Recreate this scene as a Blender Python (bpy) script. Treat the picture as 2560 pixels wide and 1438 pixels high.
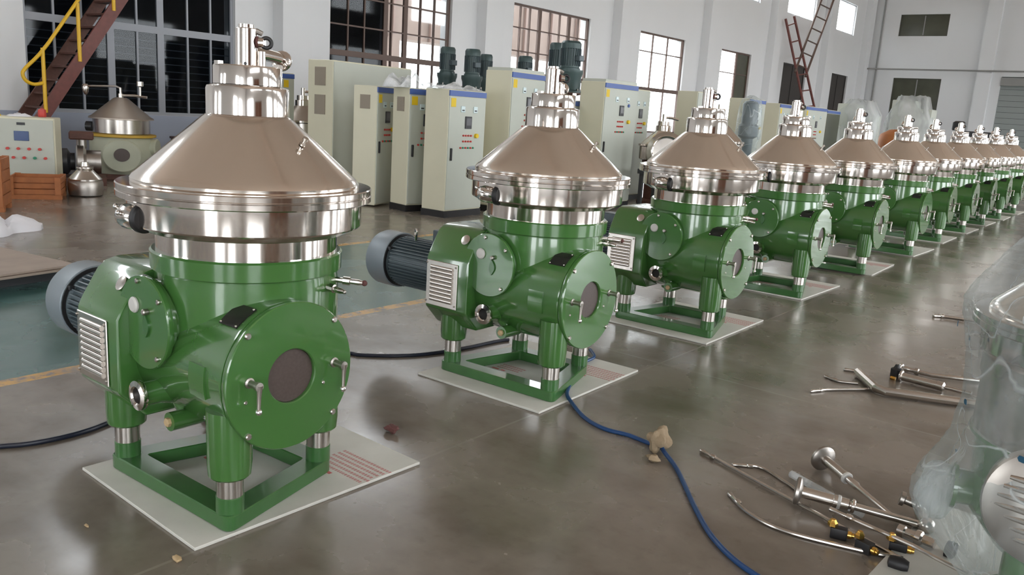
import bpy, bmesh, math, random
from mathutils import Vector, Matrix
PI = math.pi
random.seed(7)
S = bpy.context.scene
COL = S.collection
for o in list(bpy.data.objects):
    bpy.data.objects.remove(o, do_unlink=True)

# ------------------------------------------------------------------ camera
cam_d = bpy.data.cameras.new('camera')
cam = bpy.data.objects.new('camera', cam_d)
COL.objects.link(cam)
F_PX, PITCH, ROLL, YAW = 2079.1, 0.21139, 0.06386, 0.66117
cam_d.sensor_fit = 'HORIZONTAL'
cam_d.sensor_width = 36.0
cam_d.lens = F_PX / 2560.0 * 36.0
cam_d.clip_start = 0.05
cam_d.clip_end = 300
fw = Vector((-math.sin(YAW) * math.cos(PITCH), math.cos(YAW) * math.cos(PITCH), -math.sin(PITCH)))
rt = Vector((math.cos(YAW), math.sin(YAW), 0))
up = rt.cross(fw)
r2 = rt * math.cos(ROLL) + up * math.sin(ROLL)
u2 = -rt * math.sin(ROLL) + up * math.cos(ROLL)
m = Matrix((r2, u2, -fw)).transposed().to_4x4()
m.translation = Vector((0, 0, 1.55))
cam.matrix_world = m
S.camera = cam

# ------------------------------------------------------------------ world and exposure
W = bpy.data.worlds.new('overcast_sky')
S.world = W
W.use_nodes = True
bg = W.node_tree.nodes['Background']
bg.inputs[0].default_value = (0.93, 0.97, 1.0, 1)
bg.inputs[1].default_value = 5.0
S.view_settings.view_transform = 'Standard'
S.view_settings.look = 'None'
S.view_settings.exposure = 1.15
S.view_settings.gamma = 1.0
S.view_settings.use_curve_mapping = False
S.cycles.use_denoising = True
S.cycles.max_bounces = 9
S.cycles.diffuse_bounces = 5
S.cycles.glossy_bounces = 5
S.cycles.transparent_max_bounces = 12
S.cycles.sample_clamp_indirect = 6.0
S.cycles.caustics_reflective = False
S.cycles.caustics_refractive = False

WALL_X, RIGHT_X, BACK_Y, FAR_Y, CEIL = -15.5, 9.0, -8.0, 52.0, 9.8

def portal(loc, size, normal):
    d = bpy.data.lights.new('daylight_portal', 'AREA')
    d.shape = 'RECTANGLE'
    d.size, d.size_y = size
    d.cycles.is_portal = True
    o = bpy.data.objects.new('daylight_portal', d)
    COL.objects.link(o)
    o.location = loc
    n = Vector(normal)
    o.rotation_euler = n.to_track_quat('-Z', 'Z' if abs(n.z) < .5 else 'Y').to_euler()
    return o

# ------------------------------------------------------------------ materials
def lin(c):
    return tuple((x / 12.92 if x <= .04045 else ((x + .055) / 1.055) ** 2.4) for x in [v / 255 for v in c]) + (1,)

def mat(name, col, rough=.5, metal=0., coat=0., noise=None, bump=0., bscale=40., spec=.5, rnoise=0., emit=None):
    mt = bpy.data.materials.new(name)
    mt.use_nodes = True
    nt = mt.node_tree
    b = nt.nodes['Principled BSDF']
    c = tuple(col) if len(col) == 4 else tuple(col) + (1,)
    b.inputs['Base Color'].default_value = c
    b.inputs['Roughness'].default_value = rough
    b.inputs['Metallic'].default_value = metal
    b.inputs['Coat Weight'].default_value = coat
    b.inputs['Coat Roughness'].default_value = .05
    b.inputs['Specular IOR Level'].default_value = spec
    if noise or bump or rnoise:
        tc = nt.nodes.new('ShaderNodeTexCoord')
        nz = nt.nodes.new('ShaderNodeTexNoise')
        nz.inputs['Scale'].default_value = noise[0] if noise else bscale
        nz.inputs['Detail'].default_value = 5
        nt.links.new(tc.outputs['Object'], nz.inputs['Vector'])
        if noise:
            mx = nt.nodes.new('ShaderNodeMix')
            mx.data_type = 'RGBA'
            mx.inputs[6].default_value = tuple(x * (1 - noise[1]) for x in c[:3]) + (1,)
            mx.inputs[7].default_value = tuple(min(1, x * (1 + noise[1])) for x in c[:3]) + (1,)
            nt.links.new(nz.outputs['Fac'], mx.inputs[0])
            nt.links.new(mx.outputs[2], b.inputs['Base Color'])
        if rnoise:
            mr = nt.nodes.new('ShaderNodeMapRange')
            mr.inputs[3].default_value = max(0, rough - rnoise)
            mr.inputs[4].default_value = rough + rnoise
            nt.links.new(nz.outputs['Fac'], mr.inputs[0])
            nt.links.new(mr.outputs[0], b.inputs['Roughness'])
        if bump:
            n2 = nt.nodes.new('ShaderNodeTexNoise')
            n2.inputs['Scale'].default_value = bscale
            n2.inputs['Detail'].default_value = 3
            nt.links.new(tc.outputs['Object'], n2.inputs['Vector'])
            bp = nt.nodes.new('ShaderNodeBump')
            bp.inputs['Strength'].default_value = bump
            bp.inputs['Distance'].default_value = .01
            nt.links.new(n2.outputs['Fac'], bp.inputs['Height'])
            nt.links.new(bp.outputs[0], b.inputs['Normal'])
    if emit:
        b.inputs['Emission Color'].default_value = emit[0] + (1,)
        b.inputs['Emission Strength'].default_value = emit[1]
    return mt

M = {}
M['green'] = mat('green_gloss_enamel', (.054, .158, .036), .2, coat=.8, bump=.05, bscale=25)
M['green_dull'] = mat('green_enamel_frame', (.040, .130, .034), .28, coat=.5, noise=(12, .25))
M['steel'] = mat('polished_steel', (.70, .645, .60), .10, 1., rnoise=.03, bscale=5)
M['cone_steel'] = mat('brushed_cone_steel', (.86, .79, .72), .13, 1., rnoise=.03, bscale=9)
M['steel_satin'] = mat('satin_steel', (.60, .56, .52), .24, 1., rnoise=.06)
M['dome_steel'] = mat('beaten_dome_steel', (.50, .46, .42), .35, 1., bump=.1, bscale=8)
M['steel_dull'] = mat('dull_steel', (.42, .39, .36), .38, 1., noise=(20, .2))
M['chrome'] = mat('chrome', (.86, .86, .86), .05, 1.)
M['black'] = mat('black_rubber', (.012, .011, .012), .5)
M['dark'] = mat('dark_metal', (.035, .035, .038), .4, .3)
M['hole'] = mat('bore_shade_black', (.008, .007, .007), .6)  # near-black colour standing in for the shade inside pipe mouths
M['motor'] = mat('grey_blue_motor_paint', (.085, .115, .13), .38, .1, noise=(30, .15))
M['cowl'] = mat('light_grey_fan_cowl', (.23, .27, .30), .4, .2)
M['brown_film'] = mat('brown_sight_disc', (.085, .062, .055), .45, noise=(90, .3))
M['white_knob'] = mat('white_plastic', (.62, .60, .57), .4)
M['board'] = mat('white_packing_board', (.62, .61, .56), .62, noise=(7, .12))
M['board_edge'] = mat('board_edge', (.30, .27, .22), .7)
M['red_print'] = mat('red_print_ink', (.60, .16, .16), .6)
M['plate_dark'] = mat('dark_name_plate', (.05, .045, .045), .15, .5)
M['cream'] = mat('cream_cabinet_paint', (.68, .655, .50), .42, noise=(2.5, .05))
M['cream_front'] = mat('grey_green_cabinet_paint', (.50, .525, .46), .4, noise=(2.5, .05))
M['blue'] = mat('blue_strip_paint', (.05, .11, .36), .4)
M['blue_ink'] = mat('teal_blue_ink', (.015, .085, .15), .5)
M['yellow'] = mat('yellow_label', (.80, .55, .01), .5)
M['meter'] = mat('meter_face', (.62, .74, .76), .25)
M['screen'] = mat('grey_screen', (.10, .10, .11), .25)
M['bluescreen'] = mat('blue_screen', (.03, .07, .2), .25)
M['red'] = mat('red_button', (.55, .05, .04), .4)
M['greenb'] = mat('green_button', (.03, .25, .14), .4)
M['vent'] = mat('brown_vent_filter', (.33, .285, .23), .8)
M['wood'] = mat('orange_brown_wood', (.36, .125, .04), .6, noise=(9, .35))
M['ply'] = mat('greyed_plywood', (.34, .27, .22), .6, noise=(5, .2))
M['rust'] = mat('rusty_brown_steel', (.11, .045, .032), .6, noise=(20, .4))
M['red_rust'] = mat('red_brown_primer', (.16, .045, .035), .5, noise=(14, .3))
M['rail_yellow'] = mat('yellow_rail_paint', (.78, .47, .02), .42)
M['frame_grey'] = mat('grey_window_frame', (.36, .38, .42), .5)
M['frame_brown'] = mat('brown_window_frame', (.13, .085, .07), .55)
M['frame_white'] = mat('white_window_frame', (.70, .72, .74), .5)
M['shutter_dark'] = mat('dark_shutter_board', (.045, .038, .035), .6)
M['olive'] = mat('olive_dusty_glass', (.075, .078, .052), .2, noise=(1.2, .5))
M['shutter_grey'] = mat('grey_roller_shutter', (.30, .33, .32), .5)
M['plaster'] = mat('white_plaster', (.80, .815, .83), .75, noise=(.6, .03))
M['plaster_blue'] = mat('pale_blue_plaster', (.42, .47, .58), .7, noise=(1.2, .05))
M['ceiling'] = mat('warm_pale_ceiling', (.84, .70, .60), .8, noise=(.8, .05))
M['outwall'] = mat('far_pink_facade', (.15, .11, .092), .8, noise=(1.2, .25))
M['outdark'] = mat('dark_shed', (.03, .033, .04), .7)
M['concrete'] = mat('yard_concrete', (.45, .44, .42), .9)
M['brass'] = mat('brass', (.72, .42, .10), .22, 1.)
M['blue_hose'] = mat('blue_hose_pvc', (.012, .055, .17), .35)
M['black_hose'] = mat('black_hose_pvc', (.012, .016, .03), .35)
M['clay'] = mat('sandy_clay', (.34, .255, .165), .9, bump=.6, bscale=30, noise=(18, .25))
M['leaf'] = mat('dry_leaf', (.12, .045, .04), .8)
M['straw'] = mat('pale_wood_chip', (.50, .36, .2), .8)
M['cream_mach'] = mat('pale_green_old_paint', (.50, .52, .40), .45, noise=(3, .2))
M['mustard'] = mat('mustard_tape', (.62, .40, .06), .6)
M['sepia_steel'] = mat('tan_cone_steel', (.44, .385, .33), .35, .7)
M['gearbox'] = mat('green_grey_gearbox', (.05, .085, .085), .4, .1)
M['orange_stuff'] = mat('orange_tank_paint', (.48, .17, .05), .5, noise=(2.5, .4))
M['pipe_grey'] = mat('grey_wall_pipe', (.30, .30, .29), .5)
M['door_brown'] = mat('red_brown_door', (.24, .11, .065), .6, noise=(2, .2))

def film_mat(name, fac, tint=(.9, .93, .95), wr=9., rough=.12, bs=.9, crease=.6, ns=3.2):
    mt = bpy.data.materials.new(name)
    mt.use_nodes = True
    nt = mt.node_tree
    N, L = nt.nodes, nt.links
    b = N['Principled BSDF']
    out = N['Material Output']
    b.inputs['Base Color'].default_value = tint + (1,)
    b.inputs['Roughness'].default_value = rough
    tr = N.new('ShaderNodeBsdfTransparent')
    tr.inputs[0].default_value = (.96, .98, .98, 1)
    tc = N.new('ShaderNodeTexCoord')
    mp = N.new('ShaderNodeMapping')
    mp.inputs['Scale'].default_value = (1, 1, .45)
    L.new(tc.outputs['Object'], mp.inputs[0])
    mus = N.new('ShaderNodeTexNoise')
    mus.inputs['Scale'].default_value = wr
    mus.inputs['Detail'].default_value = 6
    mus.inputs['Distortion'].default_value = 1.6
    L.new(mp.outputs[0], mus.inputs['Vector'])
    bp = N.new('ShaderNodeBump')
    bp.inputs['Strength'].default_value = bs
    bp.inputs['Distance'].default_value = .03
    L.new(mus.outputs['Fac'], bp.inputs['Height'])
    L.new(bp.outputs[0], b.inputs['Normal'])
    n2 = N.new('ShaderNodeTexNoise')
    n2.inputs['Scale'].default_value = ns
    n2.inputs['Detail'].default_value = 4
    n2.inputs['Distortion'].default_value = 1.0
    L.new(mp.outputs[0], n2.inputs['Vector'])
    mr = N.new('ShaderNodeMapRange')
    mr.inputs[1].default_value = .38
    mr.inputs[2].default_value = .70
    mr.inputs[3].default_value = fac * .45
    mr.inputs[4].default_value = min(1, fac * 1.9)
    L.new(n2.outputs['Fac'], mr.inputs[0])
    cz = N.new('ShaderNodeTexNoise')
    cz.inputs['Scale'].default_value = 2.2
    cz.inputs['Detail'].default_value = 1
    cz.inputs['Distortion'].default_value = .8
    L.new(tc.outputs['Object'], cz.inputs['Vector'])
    c1 = N.new('ShaderNodeMath'); c1.operation = 'SUBTRACT'; c1.inputs[1].default_value = .5
    L.new(cz.outputs['Fac'], c1.inputs[0])
    c2 = N.new('ShaderNodeMath'); c2.operation = 'ABSOLUTE'
    L.new(c1.outputs[0], c2.inputs[0])
    c3 = N.new('ShaderNodeMapRange')
    c3.inputs[1].default_value = 0.; c3.inputs[2].default_value = .016
    c3.inputs[3].default_value = crease; c3.inputs[4].default_value = 0.
    L.new(c2.outputs[0], c3.inputs[0])
    lw = N.new('ShaderNodeLayerWeight')
    lw.inputs[0].default_value = .25
    ad = N.new('ShaderNodeMath')
    ad.operation = 'MAXIMUM'
    m3 = N.new('ShaderNodeMath')
    m3.operation = 'MULTIPLY'
    m3.inputs[1].default_value = .55
    L.new(lw.outputs['Facing'], m3.inputs[0])
    L.new(mr.outputs[0], ad.inputs[0])
    L.new(m3.outputs[0], ad.inputs[1])
    ad2 = N.new('ShaderNodeMath'); ad2.operation = 'MAXIMUM'
    L.new(ad.outputs[0], ad2.inputs[0]); L.new(c3.outputs[0], ad2.inputs[1])
    ad = ad2
    mix = N.new('ShaderNodeMixShader')
    L.new(ad.outputs[0], mix.inputs[0])
    L.new(tr.outputs[0], mix.inputs[1])
    L.new(b.outputs[0], mix.inputs[2])
    L.new(mix.outputs[0], out.inputs[0])
    return mt
M['film'] = film_mat('clear_wrapping_film', .27, (.58, .63, .64), bs=.5, rough=.14, crease=.65)
M['film_thick'] = film_mat('milky_plastic_sheet', .62, (.86, .88, .90), rough=.3)
M['film_grey'] = film_mat('grey_wrapping_film', .5, (.66, .68, .68), rough=.5, bs=.05, crease=.0, ns=1.2, wr=3.)
M['bag'] = mat('white_plastic_bag', (.78, .78, .82), .45, bump=.5, bscale=6)
M['bag'].node_tree.nodes['Principled BSDF'].inputs['Subsurface Weight'].default_value = .0

def glass_mat(name, fac, tint=(1, 1, 1)):
    mt = bpy.data.materials.new(name)
    mt.use_nodes = True
    nt = mt.node_tree
    N, L = nt.nodes, nt.links
    N.remove(N['Principled BSDF'])
    tr = N.new('ShaderNodeBsdfTransparent')
    tr.inputs[0].default_value = tint + (1,)
    gl = N.new('ShaderNodeBsdfGlossy')
    gl.inputs['Roughness'].default_value = .03
    gl.inputs[0].default_value = (.9, .9, .9, 1)
    mx = N.new('ShaderNodeMixShader')
    mx.inputs[0].default_value = fac
    L.new(tr.outputs[0], mx.inputs[1])
    L.new(gl.outputs[0], mx.inputs[2])
    L.new(mx.outputs[0], N['Material Output'].inputs[0])
    return mt
M['glass'] = glass_mat('window_glass', .05, (.93, .94, .94))
M['glass_dark'] = glass_mat('smoked_window_glass', .012, (.5, .53, .56))

def floor_mat():
    mt = bpy.data.materials.new('polished_concrete_floor')
    mt.use_nodes = True
    nt = mt.node_tree
    N, L = nt.nodes, nt.links
    b = N['Principled BSDF']
    tc = N.new('ShaderNodeTexCoord')
    sep = N.new('ShaderNodeSeparateXYZ')
    L.new(tc.outputs['Object'], sep.inputs[0])
    def noise(sc, det=6, dist=0., rough=.55):
        n = N.new('ShaderNodeTexNoise')
        n.inputs['Scale'].default_value = sc
        n.inputs['Detail'].default_value = det
        n.inputs['Distortion'].default_value = dist
        n.inputs['Roughness'].default_value = rough
        L.new(tc.outputs['Object'], n.inputs['Vector'])
        return n.outputs['Fac']
    def mth(op, a, bb=None, c=None):
        n = N.new('ShaderNodeMath')
        n.operation = op
        for i, v in enumerate((a, bb, c)):
            if v is None:
                continue
            if isinstance(v, (int, float)):
                n.inputs[i].default_value = v
            else:
                L.new(v, n.inputs[i])
        return n.outputs[0]
    def mix(f, a, c):
        n = N.new('ShaderNodeMix')
        n.data_type = 'RGBA'
        for i, v in ((0, f), (6, a), (7, c)):
            if isinstance(v, (int, float)):
                n.inputs[i].default_value = v
            elif isinstance(v, tuple):
                n.inputs[i].default_value = v + (1,)
            else:
                L.new(v, n.inputs[i])
        return n.outputs[2]
    def rng(x, a, c, d=0., e=1.):
        n = N.new('ShaderNodeMapRange')
        n.inputs[1].default_value, n.inputs[2].default_value = a, c
        n.inputs[3].default_value, n.inputs[4].default_value = d, e
        L.new(x, n.inputs[0])
        return n.outputs[0]
    n1, n2, n3 = noise(.55), noise(1.9, 6, .2, .5), noise(16, 4)
    base = mix(rng(n1, .3, .7), (.215, .175, .145), (.17, .152, .12))
    base = mix(rng(n2, .38, .80, 0, .5), base, (.27, .23, .195))
    base = mix(rng(n2, .26, .54, .62, 0), base, (.085, .066, .048))
    base = mix(rng(n3, .52, .80, 0, .25), base, (.07, .055, .045))
    # scratches running along the hall
    mp = N.new('ShaderNodeMapping')
    mp.inputs['Scale'].default_value = (.8, 3.5, 1)
    mp.inputs['Rotation'].default_value = (0, 0, .5)
    L.new(tc.outputs['Object'], mp.inputs[0])
    sn = N.new('ShaderNodeTexNoise')
    sn.inputs['Scale'].default_value = 1.5
    sn.inputs['Detail'].default_value = 8
    L.new(mp.outputs[0], sn.inputs['Vector'])
    base = mix(rng(sn.outputs['Fac'], .45, .80, 0, .4), base, (.28, .25, .21))
    # saw cut joints
    jx = mth('ABSOLUTE', mth('SUBTRACT', mth('FRACT', mth('DIVIDE', mth('ADD', sep.outputs[0], 60.9), 3.0)), .5))
    jy = mth('ABSOLUTE', mth('SUBTRACT', mth('FRACT', mth('DIVIDE', mth('ADD', sep.outputs[1], 61.3), 4.0)), .5))
    j = mth('MAXIMUM', mth('LESS_THAN', jx, .0022), mth('LESS_THAN', jy, .0016))
    base = mix(mth('MULTIPLY', j, .45), base, (.30, .27, .23))
    # teal walkway with worn orange edge lines
    wob = mth('MULTIPLY', mth('SUBTRACT', n2, .5), .05)
    x = mth('ADD', sep.outputs[0], wob)
    worn = rng(n3, .36, .50)
    worn2 = rng(noise(6, 6), .34, .5)
    teal = mth('MULTIPLY', mth('LESS_THAN', x, -4.60), mth('GREATER_THAN', x, -6.86))
    tealc = mix(n1, (.045, .125, .120), (.07, .155, .145))
    base = mix(mth('MULTIPLY', teal, rng(n2, .28, .4, .75, 1)), base, tealc)
    l1 = mth('MULTIPLY', mth('LESS_THAN', x, -4.50), mth('GREATER_THAN', x, -4.60))
    l2 = mth('MULTIPLY', mth('LESS_THAN', x, -6.86), mth('GREATER_THAN', x, -6.96))
    ln = mth('MULTIPLY', mth('ADD', l1, l2), mth('MULTIPLY', worn, worn2))
    base = mix(ln, base, (.62, .33, .055))
    L.new(base, b.inputs['Base Color'])
    L.new(rng(n2, .3, .7, .17, .34), b.inputs['Roughness'])
    b.inputs['Specular IOR Level'].default_value = .55
    b.inputs['Coat Weight'].default_value = .25
    b.inputs['Coat Roughness'].default_value = .17
    bp = N.new('ShaderNodeBump')
    bp.inputs['Strength'].default_value = .05
    bp.inputs['Distance'].default_value = .02
    L.new(noise(4, 2), bp.inputs['Height'])
    L.new(bp.outputs[0], b.inputs['Normal'])
    L.new(bp.outputs[0], b.inputs['Coat Normal'])
    return mt
M['floor'] = floor_mat()

# ------------------------------------------------------------------ mesh helpers
def frame_to(d):
    d = Vector(d).normalized()
    return d.to_track_quat('Z', 'Y').to_matrix().to_4x4()

class MB:
    def __init__(self):
        self.v, self.f, self.mi, self.cur = [], [], [], 0
    def add(self, vs, fs, T=None):
        n = len(self.v)
        for p in vs:
            p = Vector(p)
            self.v.append(tuple(T @ p) if T else tuple(p))
        for f in fs:
            self.f.append([i + n for i in f])
            self.mi.append(self.cur)
        return self
    def box(self, c, s, rz=0., T=None):
        x, y, z = [a / 2 for a in s]
        vs = [(-x, -y, -z), (x, -y, -z), (x, y, -z), (-x, y, -z), (-x, -y, z), (x, -y, z), (x, y, z), (-x, y, z)]
        R = Matrix.Translation(c) @ Matrix.Rotation(rz, 4, 'Z')
        if T:
            R = T @ R
        return self.add(vs, [(3, 2, 1, 0), (4, 5, 6, 7), (0, 1, 5, 4), (1, 2, 6, 5), (2, 3, 7, 6), (3, 0, 4, 7)], R)
    def lathe(self, prof, T=None, n=32, closed=False, a0=0., a1=2 * PI):
        full = abs(a1 - a0 - 2 * PI) < 1e-6
        k = n if full else n + 1
        vs, fs = [], []
        for r, z in prof:
            for i in range(k):
                a = a0 + (a1 - a0) * i / n
                vs.append((r * math.cos(a), r * math.sin(a), z))
        m_ = len(prof)
        rows = m_ if closed else m_ - 1
        for j in range(rows):
            for i in range(n):
                i2 = (i + 1) % k
                j2 = (j + 1) % m_
                fs.append((j * k + i, j * k + i2, j2 * k + i2, j2 * k + i))
        if full and not closed:
            if prof[0][0] > 1e-6:
                fs.append(tuple(reversed(range(k))))
            if prof[-1][0] > 1e-6:
                fs.append(tuple((m_ - 1) * k + i for i in range(k)))
        return self.add(vs, fs, T)
    def cyl(self, p0, p1, r0, r1=None, n=20):
        p0, p1 = Vector(p0), Vector(p1)
        r1 = r0 if r1 is None else r1
        T = Matrix.Translation(p0) @ frame_to(p1 - p0)
        return self.lathe([(r0, 0), (r1, (p1 - p0).length)], T, n)
    def prof(self, p0, d, prof, n=28, closed=False):
        return self.lathe(prof, Matrix.Translation(p0) @ frame_to(d), n, closed)
    def tube(self, pts, r, n=10, smooth=0, caps=True):
        P = [Vector(p) for p in pts]
        if smooth:
            Q = []
            for i in range(len(P) - 1):
                a, b, c, d = P[max(i - 1, 0)], P[i], P[i + 1], P[min(i + 2, len(P) - 1)]
                for k in range(smooth):
                    t = k / smooth
                    Q.append(.5 * ((2 * b) + (-a + c) * t + (2 * a - 5 * b + 4 * c - d) * t * t + (-a + 3 * b - 3 * c + d) * t ** 3))
            Q.append(P[-1])
            P = Q
        vs, fs = [], []
        t0 = (P[1] - P[0]).normalized()
        nrm = t0.orthogonal().normalized()
        for i, p in enumerate(P):
            t = (P[min(i + 1, len(P) - 1)] - P[max(i - 1, 0)]).normalized()
            nrm = (nrm - t * nrm.dot(t)).normalized()
            bn = t.cross(nrm)
            rr = r
            if isinstance(r, (list, tuple)):
                u = i / (len(P) - 1) * (len(r) - 1)
                j0 = min(int(u), len(r) - 2)
                rr = r[j0] + (r[j0 + 1] - r[j0]) * (u - j0)
            for k in range(n):
                a = 2 * PI * k / n
                vs.append(p + nrm * rr * math.cos(a) + bn * rr * math.sin(a))
        for i in range(len(P) - 1):
            for k in range(n):
                k2 = (k + 1) % n
                fs.append((i * n + k, i * n + k2, (i + 1) * n + k2, (i + 1) * n + k))
        if caps:
            fs.append(tuple(reversed(range(n))))
            fs.append(tuple((len(P) - 1) * n + k for k in range(n)))
        return self.add(vs, fs)
    def prism(self, poly, z0, z1, T=None):
        n = len(poly)
        vs = [(x, y, z0) for x, y in poly] + [(x, y, z1) for x, y in poly]
        fs = [tuple(reversed(range(n))), tuple(range(n, 2 * n))]
        fs += [(i, (i + 1) % n, n + (i + 1) % n, n + i) for i in range(n)]
        return self.add(vs, fs, T)
    def sphere(self, c, r, n=12, sc=(1, 1, 1)):
        pr = [(max(1e-7, r * math.sin(PI * i / (n // 2 + 2))), -r * math.cos(PI * i / (n // 2 + 2))) for i in range(n // 2 + 3)]
        return self.lathe(pr, Matrix.Translation(c) @ Matrix.Diagonal((*sc, 1)), n)
    def torus(self, c, axis, R, r, n=24, k=10):
        pr = [(R + r * math.cos(2 * PI * i / k), r * math.sin(2 * PI * i / k)) for i in range(k)]
        return self.lathe(pr, Matrix.Translation(c) @ frame_to(axis), n, closed=True)
    def patch(self, p0, R0, R1, x0, x1, a0, a1, n=8):
        """curved plate round an X-directed axis through p0; angles measured from -Y towards +Z"""
        vs, fs = [], []
        for r in (R0, R1):
            for x in (x0, x1):
                for i in range(n + 1):
                    a = a0 + (a1 - a0) * i / n
                    vs.append((p0[0] + x, p0[1] - r * math.cos(a), p0[2] + r * math.sin(a)))
        k = n + 1
        for i in range(n):
            fs.append((i, i + 1, k + i + 1, k + i))
            fs.append((2 * k + i, 3 * k + i, 3 * k + i + 1, 2 * k + i + 1))
            fs.append((i, 2 * k + i, 2 * k + i + 1, i + 1))
            fs.append((k + i, k + i + 1, 3 * k + i + 1, 3 * k + i))
        fs.append((0, k, 3 * k, 2 * k))
        fs.append((n, 2 * k + n, 3 * k + n, k + n))
        return self.add(vs, fs)
    def mesh(self, name, mats, bevel=0., seg=2, angle=35):
        me = bpy.data.meshes.new(name)
        me.from_pydata([tuple(v) for v in self.v], [], self.f)
        mats = mats if isinstance(mats, (list, tuple)) else [mats]
        for m_ in mats:
            me.materials.append(M[m_] if isinstance(m_, str) else m_)
        if len(mats) > 1:
            me.polygons.foreach_set('material_index', self.mi)
        bm = bmesh.new()
        bm.from_mesh(me)
        bmesh.ops.remove_doubles(bm, verts=bm.verts, dist=1e-6)
        bmesh.ops.recalc_face_normals(bm, faces=bm.faces)
        if bevel:
            es = [e for e in bm.edges if len(e.link_faces) == 2 and e.calc_face_angle(0) > math.radians(30)]
            bmesh.ops.bevel(bm, geom=es, offset=bevel, segments=seg, profile=.6, affect='EDGES', clamp_overlap=True)
        bm.to_mesh(me)
        bm.free()
        me.shade_smooth()
        me.set_sharp_from_angle(angle=math.radians(angle))
        return me
    def build(self, name, mats, parent=None, bevel=0., seg=2, angle=35):
        o = bpy.data.objects.new(name, self.mesh(name, mats, bevel, seg, angle))
        COL.objects.link(o)
        if parent is not None:
            o.parent = parent
        return o

def tag(o, label=None, cat=None, group=None, kind=None):
    if label: o['label'] = label
    if cat: o['category'] = cat
    if group: o['group'] = group
    if kind: o['kind'] = kind
    return o

def empty(name, loc=(0, 0, 0), rz=0., label=None, cat=None, group=None, kind=None):
    o = bpy.data.objects.new(name, None)
    o.empty_display_size = .1
    COL.objects.link(o)
    o.location = loc
    o.rotation_euler.z = rz
    return tag(o, label, cat, group, kind)

def inst(src, name, parent, loc=(0, 0, 0)):
    o = bpy.data.objects.new(name, src.data)
    COL.objects.link(o)
    o.parent = parent
    o.location = loc
    return o

def copy_tree(o, parent=None, skip=()):
    c = o.copy()
    COL.objects.link(c)
    c.parent = parent
    for ch in list(o.children):
        if ch.name.split('.')[0] not in skip:
            copy_tree(ch, c, skip)
    return c

# ------------------------------------------------------------------ the setting
def struct(o, **k):
    o['kind'] = 'structure'
    return o

fl = MB().box(((RIGHT_X + WALL_X) / 2, (BACK_Y + FAR_Y) / 2, -.1), (RIGHT_X - WALL_X + 1, FAR_Y - BACK_Y + 1, .2)).build('floor', 'floor')
struct(fl)

def wall_grid(axis, pos, thick, u0, u1, z1, holes, name, mt='plaster'):
    """wall slab in the plane axis=pos, u along the other horizontal axis, rectangular holes (ua,ub,za,zb)"""
    us = sorted({u0, u1} | {h[0] for h in holes} | {h[1] for h in holes})
    zs = sorted({0., z1} | {h[2] for h in holes} | {h[3] for h in holes})
    b = MB()
    for i in range(len(us) - 1):
        for j in range(len(zs) - 1):
            uc, zc = (us[i] + us[i + 1]) / 2, (zs[j] + zs[j + 1]) / 2
            if any(h[0] < uc < h[1] and h[2] < zc < h[3] for h in holes):
                continue
            su, sz = us[i + 1] - us[i], zs[j + 1] - zs[j]
            if axis == 'x':
                b.box((pos + thick / 2, uc, zc), (abs(thick), su, sz))
            else:
                b.box((uc, pos + thick / 2, zc), (su, abs(thick), sz))
    return struct(b.build(name, mt))

WIN = [(6.2, 10.22), (12.65, 16.65), (19.2, 23.15), (26.3, 29.7), (32.9, 35.9), (39.7, 42.8), (46.7, 49.4)]
CLER = [(-4, 3), (6.2, 10.2), (12.65, 16.6), (19.2, 23.1), (26.0, 29.6), (32.9, 36.2), (39.4, 43.07), (46.4, 49.4)]
SILL, HEAD = 1.0, 4.5
holesL = [(a, b, SILL, HEAD) for a, b in WIN] + [(a, b, 6.7, 8.3) for a, b in CLER]
wall_grid('x', WALL_X, -.4, BACK_Y - .4, FAR_Y + .4, CEIL, holesL, 'wall_left')
dado = MB()
dado.box((WALL_X + .006, 8.2, .5), (.012, 9.5, .998))
struct(dado.build('trim_0', 'plaster_blue'))
RW = [(-6.5, -2.5), (6.0, 10.0), (12.6, 16.6), (19.2, 23.2), (26, 30), (33, 37), (39.6, 43.6), (46, 50)]
holesR = [(a, b, 1., 4.6) for a, b in RW] + [(a, b, 6.7, 8.3) for a, b in CLER]
wall_grid('x', RIGHT_X, .4, BACK_Y - .4, FAR_Y + .4, CEIL, holesR, 'wall_right')
holesB = [(.2, 2.3, 0, 4.2), (3.4, 5.6, 1., 4.2), (-8.5, -6.9, 1., 4.2), (-12.5, -10.5, 1., 4.2)]
wall_grid('y', BACK_Y, -.4, WALL_X, RIGHT_X, CEIL, holesB, 'wall_back')
FW = [(-13.85, -11.3, 6.95, 8.12), (-13.75, -11.22, 1.4, 4.65), (-8.3, -4.6, 0., 4.85)]
wall_grid('y', FAR_Y, .4, WALL_X, RIGHT_X, CEIL, FW, 'wall_far')
ce = MB()
ce.box(((RIGHT_X + WALL_X) / 2, (BACK_Y + FAR_Y) / 2, CEIL + .1), (RIGHT_X - WALL_X + 1, FAR_Y - BACK_Y + 1, .2))
struct(ce.build('ceiling', 'ceiling'))

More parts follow.
